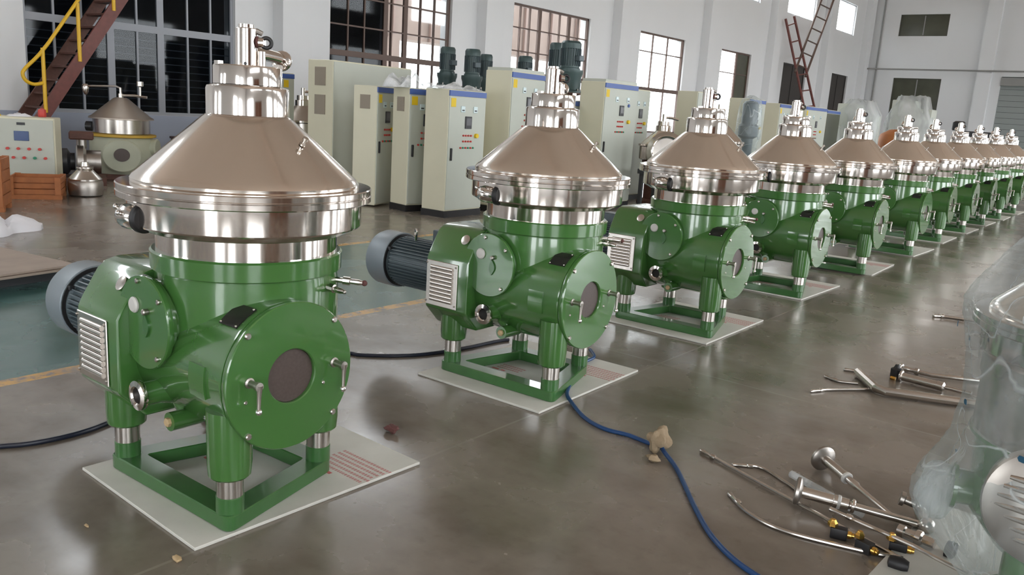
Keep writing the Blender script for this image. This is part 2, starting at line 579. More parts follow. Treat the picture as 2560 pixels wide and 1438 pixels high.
# pilasters and roof beams
pil_src = None
for y in (4.6, 11.5, 18.0, 24.8, 31.3, 37.8, 44.8, 51.4):
    b = MB().box((0, 0, CEIL / 2), (.35, .75, CEIL))
    o = pil_src or b.build('trim_1', 'plaster')
    if pil_src:
        o = pil_src.copy(); COL.objects.link(o)
    pil_src = pil_src or o
    o.location = (WALL_X + .175, y, 0)
    struct(o)
for x in (-9.1, -2.0, 4.5):
    o = MB().box((x, FAR_Y - .15, CEIL / 2), (.7, .3, CEIL)).build('trim_2', 'plaster')
    struct(o)
beam = None
for y in [4.6 + 6.7 * k for k in range(-1, 7)]:
    if beam is None:
        b = MB()
        b.box(((RIGHT_X + WALL_X) / 2, 0, CEIL - .12), (RIGHT_X - WALL_X, .22, .22))
        beam = b.build('trim_3', 'ceiling')
        o = beam
    else:
        o = beam.copy(); COL.objects.link(o)
    o.location.y = y
    struct(o)

PANE = MB().box((0, 0, 0), (1, 1, 1)).mesh('pane', 'glass')
def window(n, y0, y1, cols, rows, frame, glass='glass', x=WALL_X - .12, thick=(), z0=SILL, z1=HEAD, fw_=.035, opaque=None, bars=False, skipcol=(), sill='plaster'):
    w = empty('window_%d' % n, (x, y0, z0), kind='structure')
    W_, H_ = y1 - y0, z1 - z0
    b = MB()
    t = .06
    b.box((0, t / 2, H_ / 2), (.08, t, H_)); b.box((0, W_ - t / 2, H_ / 2), (.08, t, H_))
    b.box((0, W_ / 2, t / 2), (.08, W_, t)); b.box((0, W_ / 2, H_ - t / 2), (.08, W_, t))
    b.build('window_frame', frame, w)
    cs = [y0] + list(cols) + [y1]
    rs = [z0] + list(rows) + [z1]
    for c in cols:
        tt = .13 if c in thick else fw_
        MB().box((0, c - y0, H_ / 2), (.06, tt, H_ - .1)).build('mullion', frame, w)
    for r in rows:
        tt = .13 if r in thick else fw_
        MB().box((0, W_ / 2, r - z0), (.07, W_ - .1, tt)).build('glazing_bar', frame, w)
    for i in range(len(cs) - 1):
        if i in skipcol:
            continue
        for j in range(len(rs) - 1):
            g = glass(i, j) if callable(glass) else glass
            if g is None:
                continue
            me = PANE if g == 'glass' else None
            if me is None:
                key = 'pane_' + g
                me = bpy.data.meshes.get(key)
                if me is None:
                    me = PANE.copy(); me.name = key
                    me.materials.clear(); me.materials.append(M[g])
            o = bpy.data.objects.new('pane', me)
            COL.objects.link(o)
            o.parent = w
            o.location = (0, (cs[i] + cs[i + 1]) / 2 - y0, (rs[j] + rs[j + 1]) / 2 - z0)
            o.scale = (.006, cs[i + 1] - cs[i] - .03, rs[j + 1] - rs[j] - .03)
    if bars:
        bs = MB().cyl((0, 0, 0), (0, W_ - .04, 0), .011, n=6).mesh('security_bar', 'frame_grey')
        z = .16
        while z < 1.5:
            o = bpy.data.objects.new('security_bar', bs)
            COL.objects.link(o); o.parent = w; o.location = (-.09, .02, z)
            z += .135
    return w

window(1, 6.2, 10.22, [6.72, 7.19, 7.7, 8.2, 8.66, 9.22, 9.72], [2.58, 3.55], 'frame_grey', 'glass_dark', thick=(7.7, 8.66, 2.58), bars=True)
window(2, 12.65, 16.65, [13.25, 13.75, 14.42, 14.62, 15.08, 15.6, 16.1], [2.57, 3.2, 3.85], 'frame_brown',
       lambda i, j: 'glass_dark' if i < 3 else 'glass', thick=(14.42, 15.08, 2.57))
window(3, 19.2, 23.15, [19.65, 20.1, 20.58, 21.1, 21.6, 22.1, 22.6], [2.57, 3.2, 3.85], 'frame_brown', thick=(20.58, 2.57, 22.1))
window(4, 26.3, 29.7, [27.4, 28.5], [2.55, 3.85], 'frame_brown', thick=(2.55,))
window(5, 32.9, 35.9, [34.65], [3.6], 'frame_brown', lambda i, j: None if i == 0 else 'olive', thick=(34.65,))
window(6, 39.7, 42.8, [41.2], [2.6], 'shutter_dark', 'shutter_dark')
window(7, 46.7, 49.4, [48.0], [2.6], 'shutter_dark', 'shutter_dark')
n = 8
for (a, b_) in CLER[4:]:
    window(n, a, b_, [(a + b_) / 2], [], 'frame_white', z0=6.7, z1=8.3)
    n += 1
def far_window(n, x0, x1, z0, z1, zs):
    w = empty('window_%d' % n, (x0, FAR_Y + .15, z0), kind='structure')
    W_, H_ = x1 - x0, z1 - z0
    b = MB()
    for c in ((0.03, H_ / 2, .06, H_), (W_ - .03, H_ / 2, .06, H_)):
        b.box((c[0], 0, c[1]), (c[2], .08, c[3]))
    b.box((W_ / 2, 0, .03), (W_, .08, .06)); b.box((W_ / 2, 0, H_ - .03), (W_, .08, .06))
    b.build('window_frame', 'olive', w)
    MB().box((W_ / 2, 0, H_ / 2), (.05, .07, H_)).build('mullion', 'pipe_grey', w)
    for k in (0, 1):
        for (a, c) in zs:
            MB().box((W_ * (.25 + .5 * k), 0, (a + c) / 2), (W_ / 2 - .04, .01, c - a - .0)).build('pane', 'olive', w)
far_window(n, *FW[0], [(0, 1.17)])
far_window(n + 1, *FW[1], [(0, 1.3), (1.3, 2.5), (2.5, 3.25)])
# roller shutter door in the far wall
d = empty('door_1', (-8.3, FAR_Y + .2, 0), kind='structure')
for k in range(16):
    MB().box((1.85, 0, .15 + .3 * k), (3.7, .06, .285)).build('shutter_slat', 'shutter_grey', d)
MB().box((1.85, -.1, 4.6), (3.7, .3, .42)).build('shutter_box', 'pipe_grey', d)
MB().box((1.85, .08, 2.43), (3.9, .04, 4.86)).build('light_stop_sheet', 'dark', d)  # added dark sheet, blocks daylight through the gaps between slats
# door on the right wall (behind the camera's right)
d = empty('door_2', (RIGHT_X - .03, .6, 0), kind='structure')
for k in range(2):
    MB().box((0, .95 * (2 * k - 1), 1.9), (.06, 1.85, 3.8)).build('door_leaf', 'door_brown', d)
MB().box((.0, 0, 3.87), (.1, 4.0, .14)).build('door_frame', 'frame_brown', d)

# daylight openings
for (a, b_) in WIN[1:5]:
    portal((WALL_X - .45, (a + b_) / 2, 2.75), (b_ - a, 3.5), (1, 0, 0))
for (a, b_) in CLER:
    portal((WALL_X - .45, (a + b_) / 2, 7.5), (b_ - a, 1.6), (1, 0, 0))
    portal((RIGHT_X + .45, (a + b_) / 2, 7.5), (b_ - a, 1.6), (-1, 0, 0))
for (a, b_) in RW:
    portal((RIGHT_X + .45, (a + b_) / 2, 2.8), (b_ - a, 3.6), (-1, 0, 0))
for (a, b_, c, e) in holesB:
    portal(((a + b_) / 2, BACK_Y - .45, (c + e) / 2), (b_ - a, e - c), (0, 1, 0))

# outside: yard and neighbours
yard = MB().box((0, 20, -.35), (160, 160, .2)).build('yard', 'concrete')
struct(yard)
sh = empty('building', (-24, 26.5, 0), label='pinkish upper facade of the building seen through the middle windows', cat='building')
MB().box((-.5, 0, 7.9), (1, 24, 8.0)).build('facade', 'outwall', sh)
for k in range(7):
    MB().box((.1, -12 + 4 * k, 2), (.35, .35, 4)).build('post', 'outwall', sh)
for k in range(13):
    MB().box((.08, -12 + 2 * k, 7.9), (.12, .1, 8.0)).build('facade_rib', 'frame_brown', sh)
sd = empty('shed', (-19.3, 6.5, 0), label='dark lean-to shed close behind the leftmost barred window', cat='shed')
MB().box((0, 0, 4.5), (.4, 16, 9)).build('shed_wall', 'outdark', sd)
MB().box((1.6, 0, 6.0), (3.4, 16, .15)).build('shed_roof', 'outdark', sd)
MB().box((1.6, -8, 3), (3.4, .2, 6)).build('end_wall', 'outdark', sd)
MB().box((1.6, 8.2, 3), (3.4, .2, 6)).build('end_wall', 'outdark', sd)

# pipe run on the far wall and the corner pipe
t = MB().tube([(-15.2, FAR_Y - .4, .1), (-15.2, FAR_Y - .4, 5.1), (RIGHT_X - .4, FAR_Y - .4, 5.12)], .045, 8)
tag(t.build('wall_pipe', 'pipe_grey'), 'thin grey pipe running level across the far white wall', 'pipe')
tag(MB().tube([(-14.75, FAR_Y - .06, .1), (-14.75, FAR_Y - .06, 9.5)], .045, 8).build('drain_pipe', 'pipe_grey'),
    'thin grey vertical pipe beside the far corner of the hall', 'pipe')

# ------------------------------------------------------------------ disc separator
DY, DZ = -.10, .557            # axis of the horizontal gear drum
def make_separator(motor=True):
    R = empty('disc_separator')
    # base frame: trapezoid of flat bars with four corner posts
    P = [(.323, -.300), (-.375, -.318), (-.258, .188), (.180, .208)]
    b = MB()
    b.cur = 0
    def outer(off):
        n, out = len(P), []
        cx_, cy_ = sum(p[0] for p in P) / 4, sum(p[1] for p in P) / 4
        lines = []
        for i in range(n):
            a, c = Vector(P[i]), Vector(P[(i + 1) % n])
            d_ = (c - a).normalized()
            nn = Vector((d_.y, -d_.x))
            if nn.dot((a + c) / 2 - Vector((cx_, cy_))) < 0:
                nn = -nn
            lines.append((a + nn * off, d_))
        for i in range(n):
            (a, d1), (c, d2) = lines[i - 1], lines[i]
            den = d1.x * d2.y - d1.y * d2.x
            t_ = ((c.x - a.x) * d2.y - (c.y - a.y) * d2.x) / den
            out.append(a + d1 * t_)
        return out
    O, I = outer(.05), outer(-.048)
    z0, z1 = .014, .072
    def rounded(pts, r, k=6):
        out = []
        for i, p in enumerate(pts):
            a, c = pts[i - 1] - p, pts[(i + 1) % len(pts)] - p
            pa, pc = p + a.normalized() * r, p + c.normalized() * r
            for j in range(k + 1):
                t_ = j / k
                out.append(pa * (1 - t_) ** 2 + p * 2 * t_ * (1 - t_) + pc * t_ * t_)
        return out
    O2, I2 = rounded(O, .05), rounded(I, .012)
    n_ = len(O2)
    vs = [(*p, z0) for p in O2] + [(*p, z1) for p in O2] + [(*p, z0) for p in I2] + [(*p, z1) for p in I2]
    fs = []
    for i in range(n_):
        j = (i + 1) % n_
        fs += [(i, j, n_ + j, n_ + i), (2 * n_ + j, 2 * n_ + i, 3 * n_ + i, 3 * n_ + j), (n_ + i, n_ + j, 3 * n_ + j, 3 * n_ + i), (j, i, 2 * n_ + i, 2 * n_ + j)]
    b.add(vs, fs)
    b.build('base_frame', 'green_dull', R, bevel=.004, seg=1)
    tops = [.46, .50, .56, .56]
    for (x, y), zt in zip(P, tops):
        lg = MB().prof((x, y, .206), (0, 0, 1), [(.066, 0), (.074, .008), (.078, .05), (.080, zt - .206)], 28).build('leg', 'green', R)
        MB().prof((x, y, .068), (0, 0, 1), [(.050, 0), (.050, .062), (.047, .066)], 24).build('foot_post', 'green_dull', lg)
        MB().cyl((x, y, .13), (x, y, .212), .0475, n=24).build('leg_collar', 'steel_satin', lg)
    # housing: upright bowl housing and horizontal drum
    h = MB().prof((0, 0, .40), (0, 0, 1), [(.20, -.02), (.30, 0), (.335, .035), (.343, .10), (.345, .44), (.338, .478), (.338, .484), (.356, .492), (.358, .555), (.350, .562), (.30, .562)], 56).build('bowl_housing', 'green', R)
    MB().prof((-.24, DY, DZ), (1, 0, 0), [(.20, 0), (.262, .012), (.270, .03), (.270, .600), (.273, .612), (.273, .625)], 56).build('gear_drum', 'green', R)
    # fillet collar between drum and bowl housing
    MB().prof((.02, DY + .03, DZ), (.9, -.1, .38), [(.29, 0), (.275, .10), (.262, .17)], 40).build('housing_fillet', 'green', R)
    # round end cover with recessed sight disc
    e = MB().prof((.386, DY, DZ), (1, 0, 0), [(.26, 0), (.272, .002), (.274, .006), (.274, .024), (.270, .028), (.104, .028), (.100, .024), (.100, .006), (0, .006)], 64).build('end_cover', 'green', R)
    MB().cyl((.392, DY, DZ), (.399, DY, DZ), .099, n=40).build('sight_disc', 'brown_film', e)
    bolt = None
    for a, c in ((1, 1), (-1, 1), (-1, -1), (1, -1)):
        p_ = (.413, DY + .186 * a, DZ + .182 * c)
        if bolt is None:
            bolt = MB().prof((0, 0, 0), (1, 0, 0), [(.012, 0), (.012, .006), (.009, .010), (0, .010)], 10).build('bolt', 'steel_satin', e)
            bolt.location = p_
        else:
            inst(bolt, 'bolt', e, p_)
    for y in (-.195, .140):
        inst(bolt, 'bolt', e, (.4115, DY + y, DZ - .055)).scale = (.6, .6, .6)
    for y in (-.180, .190):
        hd = MB().prof((.412, DY + y, DZ + .014), (1, 0, 0), [(.019, 0), (.019, .006), (.013, .010), (.012, .045), (.016, .048), (.016, .062), (.0, .064)], 16).build('clamp_handle', 'steel_dull', R)
        MB().tube([(.467, DY + y + .003, DZ + .018), (.467, DY + y + .002, DZ - .02), (.468, DY + y, DZ - .068)], [.013, .0085, .0065], 12).build('lever', 'steel_satin', hd)
        MB().sphere((.468, DY + y, DZ - .077), .0125, 12).build('ball_knob', 'chrome', hd)
    # curved name plate, raised square pad
    pl = MB().patch((0, DY, DZ), .2705, .2755, .250, .352, math.radians(46), math.radians(67), 8).build('name_plate', 'plate_dark', R)
    for x in (.256, .346):
        for a in (47.5, 65.5):
            aa = math.radians(a)
            MB().sphere((x, DY - .2755 * math.cos(aa), DZ + .2755 * math.sin(aa)), .005, 8).build('rivet', 'steel_satin', pl)
    MB().patch((0, DY, DZ), .268, .2765, .190, .285, math.radians(-13), math.radians(12), 6).build('raised_pad', 'green', R)
    # octagonal coupling housing
    ap = .338
    half = [(-.435, .40), (-.435, .690), (-.418, .725), (-.352, .835), (-.318, .862), (-.27, .875)]
    sec = half + [(-.20 - y, z) for y, z in reversed(half)] + [(.13, .29), (-.33, .29)]
    oc = MB()
    k_ = len(sec)
    oc.add([(x, y, z) for x in (-.505, -.19) for y, z in sec],
           [tuple(range(k_)), tuple(reversed(range(k_, 2 * k_)))] + [(i, (i + 1) % k_, k_ + (i + 1) % k_, k_ + i) for i in range(k_)])
    oc.build('coupling_housing', 'green', R, bevel=.012, seg=3)
    tg = MB().prof((-.27, -.372, .812), (0, -.86, .52), [(.030, 0), (.030, .004), (.018, .007), (0, .007)], 16).build('oval_tag', 'steel_satin', R)
    # louvred panel
    y0 = -.437
    lp = MB().box((-.378, y0 - .003, .545), (.236, .006, .262)).build('louvre_panel', 'steel_satin', R, bevel=.003, seg=1)
    lv = None
    for k in range(9):
        z = .452 + .0235 * k
        if lv is None:
            lv = MB().lathe([(.0112, -.083), (.0112, .083)], Matrix.Rotation(PI / 2, 4, 'Y'), 12).build('louvre', 'steel_satin', lp, angle=50)
            lv.scale = (1, .75, 1)
            lv.location = (-.376, y0 - .007, z)
        else:
            o = inst(lv, 'louvre', lp, (-.376, y0 - .007, z)); o.scale = lv.scale
    for x in (-.492, -.273):
        for z in (.435, .659):
            MB().sphere((x, y0 - .007, z), .0055, 8).build('screw', 'steel_dull', lp)
    # round side cover on its boss
    c0 = Vector((-.085, 0, .700))
    cv = MB().prof((c0.x, -.16, c0.z), (0, -1, 0), [(.155, 0), (.155, .185), (.163, .190), (.163, .205), (.175, .207), (.177, .211), (.177, .226), (.173, .231), (0, .231)], 48).build('side_cover', 'green', R)
    yf = -.392
    for a in (100, 40, 215, 310):
        aa = math.radians(a)
        MB().prof((c0.x + .154 * math.cos(aa), yf, c0.z + .154 * math.sin(aa)), (0, -1, 0), [(.010, 0), (.010, .006), (.006, .009), (0, .009)], 10).build('bolt', 'steel_satin', cv)
    MB().prof((c0.x - .052, yf, c0.z + .058), (0, -1, 0), [(.030, 0), (.030, .006), (.024, .012), (0, .014)], 24).build('white_button', 'white_knob', cv)
    MB().prof((c0.x + .036, yf, c0.z + .048), (0, -1, 0), [(.012, 0), (.012, .016), (.008, .02), (0, .02)], 12).build('screw_head', 'steel_dull', cv)
    lf = [(c0.x + .030 + .022 * math.sin(t_ * PI), c0.z + .035 - .085 * t_) for t_ in [k / 8 for k in range(9)]]
    lf += [(c0.x + .030 - .016 * math.sin(t_ * PI), c0.z + .035 - .085 * t_) for t_ in [k / 8 for k in range(7, 0, -1)]]
    g = MB()
    g.add([(x, yf + .001, z) for x, z in lf] + [(x, yf - .007, z) for x, z in lf],
          [tuple(range(16)), tuple(reversed(range(16, 32)))] + [(i, (i + 1) % 16, 16 + (i + 1) % 16, 16 + i) for i in range(16)])
    g.build('pointer_leaf', 'green_dull', cv)
    # side outlet with bright flange
    pp = MB().prof((-.07, -.20, .430), (0, -1, 0), [(.062, 0), (.058, .10), (.045, .15), (.045, .215)], 32).build('side_outlet', 'green', R)
    MB().prof((-.07, -.412, .430), (0, -1, 0), [(.030, 0), (.056, .002), (.058, .008), (.056, .020), (.036, .024), (.030, .018), (.030, 0)], 36, closed=True).build('outlet_flange', 'steel', pp)
    MB().cyl((-.07, -.405, .430), (-.07, -.417, .430), .030, n=24).build('outlet_shade_disc', 'hole', pp)  # solid disc, coloured near-black for the shade in the outlet mouth
    dr = MB().cyl((.00, -.20, .325), (.00, -.345, .325), .036, n=20).build('drain_boss', 'green', R)
    MB().prof((.0, -.345, .325), (0, -1, 0), [(.018, 0), (.018, .012), (.012, .016), (0, .016)], 6).build('drain_plug', 'straw', dr)
    MB().cyl((-.02, -.24, .34), (-.07, -.26, .42), .05, n=20).build('drain_neck', 'green', dr)
    # valves on the right side
    for (a, c, k) in (((.30, .13, .842), (.395, .150, .832), 'steel_dull'), ((.265, .215, .850), (.355, .285, .842), 'leaf')):
        a, c = Vector(a), Vector(c)
        v = MB().tube([a, a.lerp(c, .25), a.lerp(c, .26), a.lerp(c, .5), a.lerp(c, .52), a.lerp(c, .8), c], [.011, .011, .017, .017, .011, .012, .007], 10).build('grease_valve', 'steel_satin', R)
        MB().sphere(c, .012 if k == 'leaf' else .008, 10).build('valve_knob', k, v)
    # stainless bowl barrel
    MB().prof((0, 0, .958), (0, 0, 1), [(.330, 0), (.337, .003), (.337, .084), (.30, .084)], 80).build('lower_band', 'steel', R, angle=24)
    MB().prof((0, 0, 1.036), (0, 0, 1), [(.33, 0), (.380, .001), (.386, .005), (.425, .024), (.429, .030), (.4292, .036), (.4292, .118), (.429, .122), (.40, .126)], 96).build('bowl_barrel', 'steel', R, angle=24)
    fl_ = MB().prof((0, 0, 1.156), (0, 0, 1), [(.40, 0), (.462, .001), (.467, .005), (.467, .024), (.463, .027), (.463, .029), (.467, .032), (.467, .050), (.463, .054), (.40, .055)], 80).build('clamp_flange', 'steel', R)
    MB().prof((0, 0, 1.208), (0, 0, 1), [(.39, 0), (.414, .001), (.417, .006), (.417, .016), (.408, .030), (.395, .041), (.165, .247), (.158, .251), (.10, .252)], 80).build('hood_cone', 'cone_steel', R, angle=25)
    MB().prof((0, 0, 1.455), (0, 0, 1), [(.12, 0), (.160, .001), (.157, .006), (.151, .010), (.151, .102), (.147, .112), (.136, .116), (.126, .119), (.10, .119)], 56).build('neck', 'steel', R)
    cr = MB().prof((0, 0, 1.574), (0, 0, 1), [(.10, 0), (.1245, .001), (.1245, .064), (.121, .070), (.112, .070), (.110, .055), (.0, .055)], 48).build('neck_crown', 'steel', R)
    for a in (150, 265, 30):
        aa = math.radians(a)
        MB().box((.116 * math.cos(aa), .116 * math.sin(aa), 1.648), (.02, .03, .014), aa).build('lug', 'steel_satin', cr)
    kn = MB().prof((.255, .055, 1.372), (.57, .12, .8), [(.012, 0), (.012, .006), (.006, .010), (.006, .020), (.011, .023), (.011, .033), (0, .036)], 12).build('cone_knob', 'steel_satin', R)
    # discharge nozzle with black ring on the barrel
    nz = MB().prof((-.040, -.405, 1.092), (-1, -.12, 0), [(.044, 0), (.047, .02), (.047, .075), (.040, .100), (.022, .116), (0, .120)], 28).build('discharge_nozzle', 'steel', R)
    MB().prof((-.046, -.405, 1.092), (1, .12, 0), [(.030, 0), (.050, .002), (.053, .006), (.053, .022), (.046, .028), (.0, .029)], 28).build('rubber_cap', 'black', nz)
    for (x, y, z) in ((-.155, -.440, 1.122), (-.095, -.462, 1.108)):
        MB().sphere((x, y, z), .010, 10).build('screw', 'chrome', nz)
        MB().cyl((x, y, z), (x + .01, y + .04, z - .01), .006, n=8).build('stud', 'steel_satin', nz)
    # feed column and pipes on top
    f = MB().prof((-.020, .008, 1.628), (0, 0, 1), [(.040, 0), (.040, .150), (.036, .153), (.029, .154), (.029, .166), (0, .167)], 32).build('feed_column', 'steel', R)
    MB().prof((-.020 + .035, -.021, 1.652), (.83, -.56, 0), [(.006, 0), (.006, .010), (0, .011)], 10).build('set_screw', 'dark', f)
    MB().tube([(-.01, .01, 1.772), (.008, .035, 1.772), (.02, .05, 1.764)], [.011, .011, .009], 10).build('latch', 'steel_dull', f)
    MB().tube([(-.01, .02, 1.733), (.030, .052, 1.732)], .019, 16).build('sight_tee', 'steel', f)
    MB().torus((.036, .056, 1.732), (.83, -.5, .05), .018, .0075, 24, 10).build('seal_ring', 'black', f)
    MB().torus((.012, .034, 1.733), (.7, .6, 0), .017, .005, 20, 8).build('clip_ring', 'leaf', f)
    MB().cyl((.022, .045, 1.63), (.022, .045, 1.70), .014, n=14).build('side_post', 'steel', f)
    op = MB().tube([(-.02, .02, 1.695), (-.05, .11, 1.694), (-.085, .185, 1.690), (-.105, .225, 1.680)], [.026, .023, .023, .026], 18).build('outlet_pipe', 'steel', f)
    MB().prof((-.100, .215, 1.683), (-.4, .85, -.25), [(.02, 0), (.038, .004), (.041, .010), (.041, .024), (.037, .030), (.023, .030), (.021, .012)], 28, closed=True).build('ferrule', 'steel', f)
    MB().prof((-.101, .217, 1.683), (-.4, .85, -.25), [(.022, 0), (.022, .02), (0, .02)], 16).build('pipe_shade_plug', 'hole', f)  # solid plug, its near-black colour stands for shade inside the pipe
    if motor:
        mo = MB().prof((-.502, DY, DZ - .01), (-1, 0, 0), [(.18, 0), (.18, .022), (.148, .026), (.142, .03), (.142, .515), (.155, .52), (.155, .53), (.13, .534)], 40).build('motor', 'motor', R)
        fb = MB()
        for k in range(44):
            a = 2 * PI * k / 44
            T = Matrix.Translation((-.775, DY, DZ - .01)) @ Matrix.Rotation(a, 4, 'X')
            fb.box((0, 0, .148), (.46, .006, .026), 0, T)
        tag(fb.build('cooling_fins', 'motor', mo), kind='stuff')
        cw = MB().prof((-1.035, DY, DZ - .01), (-1, 0, 0), [(.174, 0), (.178, .003), (.178, .145), (.170, .165), (.140, .182), (.0, .185)], 44).build('fan_cowl', 'cowl', mo)
        MB().prof((-1.028, DY, DZ - .01), (-1, 0, 0), [(.14, 0), (.171, .001), (.171, .012), (.15, .014)], 40).build('gap_shade_ring', 'black', mo)  # solid black ring painted as the shade between motor and cowl
        for a in (35, 150, 270):
            aa = math.radians(a)
            MB().box((-1.022, DY - .160 * math.cos(aa), DZ - .01 + .160 * math.sin(aa)), (.03, .02, .02)).build('cowl_clip', 'dark', mo)
        tb = MB().box((-.74, DY + .10, DZ + .175), (.15, .13, .08)).build('terminal_box', 'motor', mo, bevel=.006, seg=1)
        eb = MB().torus((-.885, DY - .04, DZ + .195), (.5, .85, 0), .019, .006, 20, 8)
        eb.cyl((-.885, DY - .04, DZ + .12), (-.885, DY - .04, DZ + .178), .009, n=10)
        eb.build('lifting_eye', 'chrome', mo)
    return R

def board(name, loc, rz, label, with_print=True, size=(.875, 1.06), group=None):
    b = empty(name, loc, rz, label, 'board', group)
    w, h = size
    g = MB()
    ch = .006
    g.box((0, 0, .0068), (w, h, .0125))
    g.build('sheet', 'board', b, bevel=.002, seg=1)
    if with_print:
        rnd = random.Random(5)
        for (cx_, cy_, rows, ww) in ((.275, .36, 6, .30), (-.12, -.02, 3, .16)):
            for r_ in range(rows):
                t_ = MB()
                x = -ww / 2
                while x < ww / 2:
                    cw_ = rnd.uniform(.010, .015)
                    for s in range(3):
                        t_.box((cx_ + x + cw_ / 2, cy_ - r_ * .030 + (s - 1) * .0055, .01335), (cw_, .0022, .0003))
                    t_.box((cx_ + x + cw_ * rnd.uniform(.2, .8), cy_ - r_ * .030, .01335), (.0022, .014, .0003))
                    x += cw_ + .004
                tag(t_.build('print_line', 'red_print', b), kind='stuff')
            MB().box((cx_ - ww * .4, cy_ - rows * .030 - .008, .01335), (.05, .018, .0003)).build('print_mark', 'red_print', b)
            MB().box((cx_ - ww * .05, cy_ - rows * .030 - .008, .01335), (.03, .018, .0003)).build('print_mark', 'red_print', b)
    return b

ROW = [(-2.780, 1.885), (-2.795, 3.860), (-2.805, 5.840), (-2.884, 7.874), (-2.867, 9.793), (-2.880, 11.941), (-2.955, 13.900), (-2.965, 15.75), (-2.98, 17.55), (-2.98, 19.3), (-2.98, 21.2)]
BO = [(-.040, .065), (-.034, .020), (-.030, .045), (-.03, .17), (-.02, .27), (-.03, .2), (-.02, .15), (-.02, .15), (-.02, .15), (0, .1), (0, .1)]
ORD = ['nearest and largest', 'second', 'third', 'fourth', 'fifth', 'sixth', 'seventh', 'eighth', 'ninth', 'tenth', 'last and farthest']
G_SEP = 'green disc separators in the long row'
proto = make_separator()
for i, (x, y) in enumerate(ROW):
    skip = () if i < 5 else ('bolt', 'screw', 'rivet', 'louvre', 'lug')
    o = proto if i == 0 else copy_tree(proto, None, skip)
    o.location = (x, y, 0)
    o.rotation_euler.z = math.radians([0, .6, -.5, .8, 0, -.6, .5, 0, .4, 0, 0][i])
    if i == 0:
        lab = 'nearest and largest green disc separator with steel cone at the left'
    elif i == 10:
        lab = 'farthest green disc separator at the end of the long row'
    else:
        lab = '%s green disc separator from the left along the row' % ORD[i]
    tag(o, lab, 'machine', G_SEP)
    bo = BO[i]
    pb = board('packing_board', (x + bo[0], y + bo[1], 0), math.radians([-1.6, 1.2, .4, -1, 2, -1, 1, 0, 0, 1, 0][i]),
               ('white packing board with red print under the %s separator' % (ORD[i] if i else 'nearest')), i < 5, group='white boards under the separators')

# ------------------------------------------------------------------ control cabinets
def cabinet(label, corner, yaw, d, w, H, strip=True, lab=True, meters=2, screen=True, buttons=3, vents=None, handle=True, cap=False, plinth=.09, front='cream_front', extra=None, group=None):
    """origin at the near front corner; +x is the front normal, the front runs along +y"""
    c = empty('control_cabinet', (corner[0], corner[1], 0), math.radians(yaw), label, 'cabinet', group)
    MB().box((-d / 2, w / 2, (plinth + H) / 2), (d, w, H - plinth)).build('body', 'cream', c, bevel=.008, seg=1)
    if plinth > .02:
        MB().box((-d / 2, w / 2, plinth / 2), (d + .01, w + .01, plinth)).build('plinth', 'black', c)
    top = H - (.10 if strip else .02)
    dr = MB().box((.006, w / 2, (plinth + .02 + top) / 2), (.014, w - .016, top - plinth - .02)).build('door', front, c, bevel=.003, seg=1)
    if strip:
        MB().box((.007, w / 2, H - .052), (.018, w - .006, .075)).build('blue_strip', 'blue', c)
    if lab:
        MB().box((.0145, .085, H - .175), (.003, .10, .12)).build('warning_label', 'yellow', dr)
    for k in range(meters):
        y = w * (.36 + .34 * k)
        mt_ = MB().box((.018, y, H - .26), (.012, .085, .085)).build('meter', 'meter', dr, bevel=.004, seg=1)
        MB().box((.0245, y, H - .275), (.002, .05, .018)).build('meter_scale', 'dark', mt_)
    if screen:
        sc = MB().box((.019, w * .52, H - .44), (.016, .14, .17)).build('display', 'dark', dr, bevel=.004, seg=1)
        MB().box((.0275, w * .52, H - .43), (.003, .10, .10)).build('screen', 'screen', sc)
    rows = [(H - .62, 4, 'red'), (H - .70, 4, 'red'), (H - .79, 6, None)][:buttons]
    bt = None
    for (z, n_, colr) in rows:
        for k in range(n_):
            cc = colr or ('red', 'greenb')[k % 2]
            y = w * .5 + (k - (n_ - 1) / 2) * .055
            MB().cyl((.012, y, z), (.032, y, z), .0135, n=10).build('push_button', cc, dr)
    if buttons:
        MB().cyl((.012, w * .74, H - .62), (.05, w * .74, H - .62), .032, n=14).build('emergency_knob', 'yellow', dr)
    if handle:
        MB().box((.022, .07, H * .50), (.028, .03, .17)).build('door_handle', 'black', dr, bevel=.006, seg=1)
    for (y_, z0, z1) in (vents or []):
        v = MB().box((-d * .5, -.004, (z0 + z1) / 2), (d * .42, .012, z1 - z0)).build('vent_grille', 'vent', c)
        for k in range(int((z1 - z0) / .03)):
            MB().box((-d * .5, -.012, z0 + .02 + .03 * k), (d * .40, .008, .008)).build('slat', 'vent', v)
    if cap:
        MB().box((-d / 2, w / 2, H + .02), (d * .96, w * .96, .05)).build('top_frame', 'cream_front', c, bevel=.004, seg=1)
    if extra:
        extra(c, dr)
    return c

G_CAB = 'cream control cabinets beyond the separators'
cabinet('low cream cabinet with black plinth, two meters and red buttons, nearest of its trio', (-7.90, 8.50), 2, .43, .80, 1.76, group=G_CAB)
cabinet('middle cabinet of the low cream trio, small pinkish side vent', (-8.62, 8.46), -10, .41, .60, 1.75, vents=[(0, 1.42, 1.62)], group=G_CAB)
cabinet('left cabinet of the low cream trio, its front in shadow', (-9.22, 8.40), 20, .38, .62, 1.75, vents=[(0, 1.42, 1.62)], plinth=.02, group=G_CAB)
cabinet('tall wide cream cabinet with two brown square vents, leftmost behind the first separator', (-10.40, 8.56), 8, .52, 1.95, 2.11,
        strip=False, lab=False, meters=0, screen=False, buttons=0, handle=False, vents=[(0, 1.72, 2.0), (0, 1.28, 1.58)], plinth=.03, group=G_CAB)
cabinet('tall cream cabinet behind the second separator, partly hidden by its steel feed column', (-7.81, 9.72), 6, .46, .95, 2.09, cap=True, group=G_CAB)
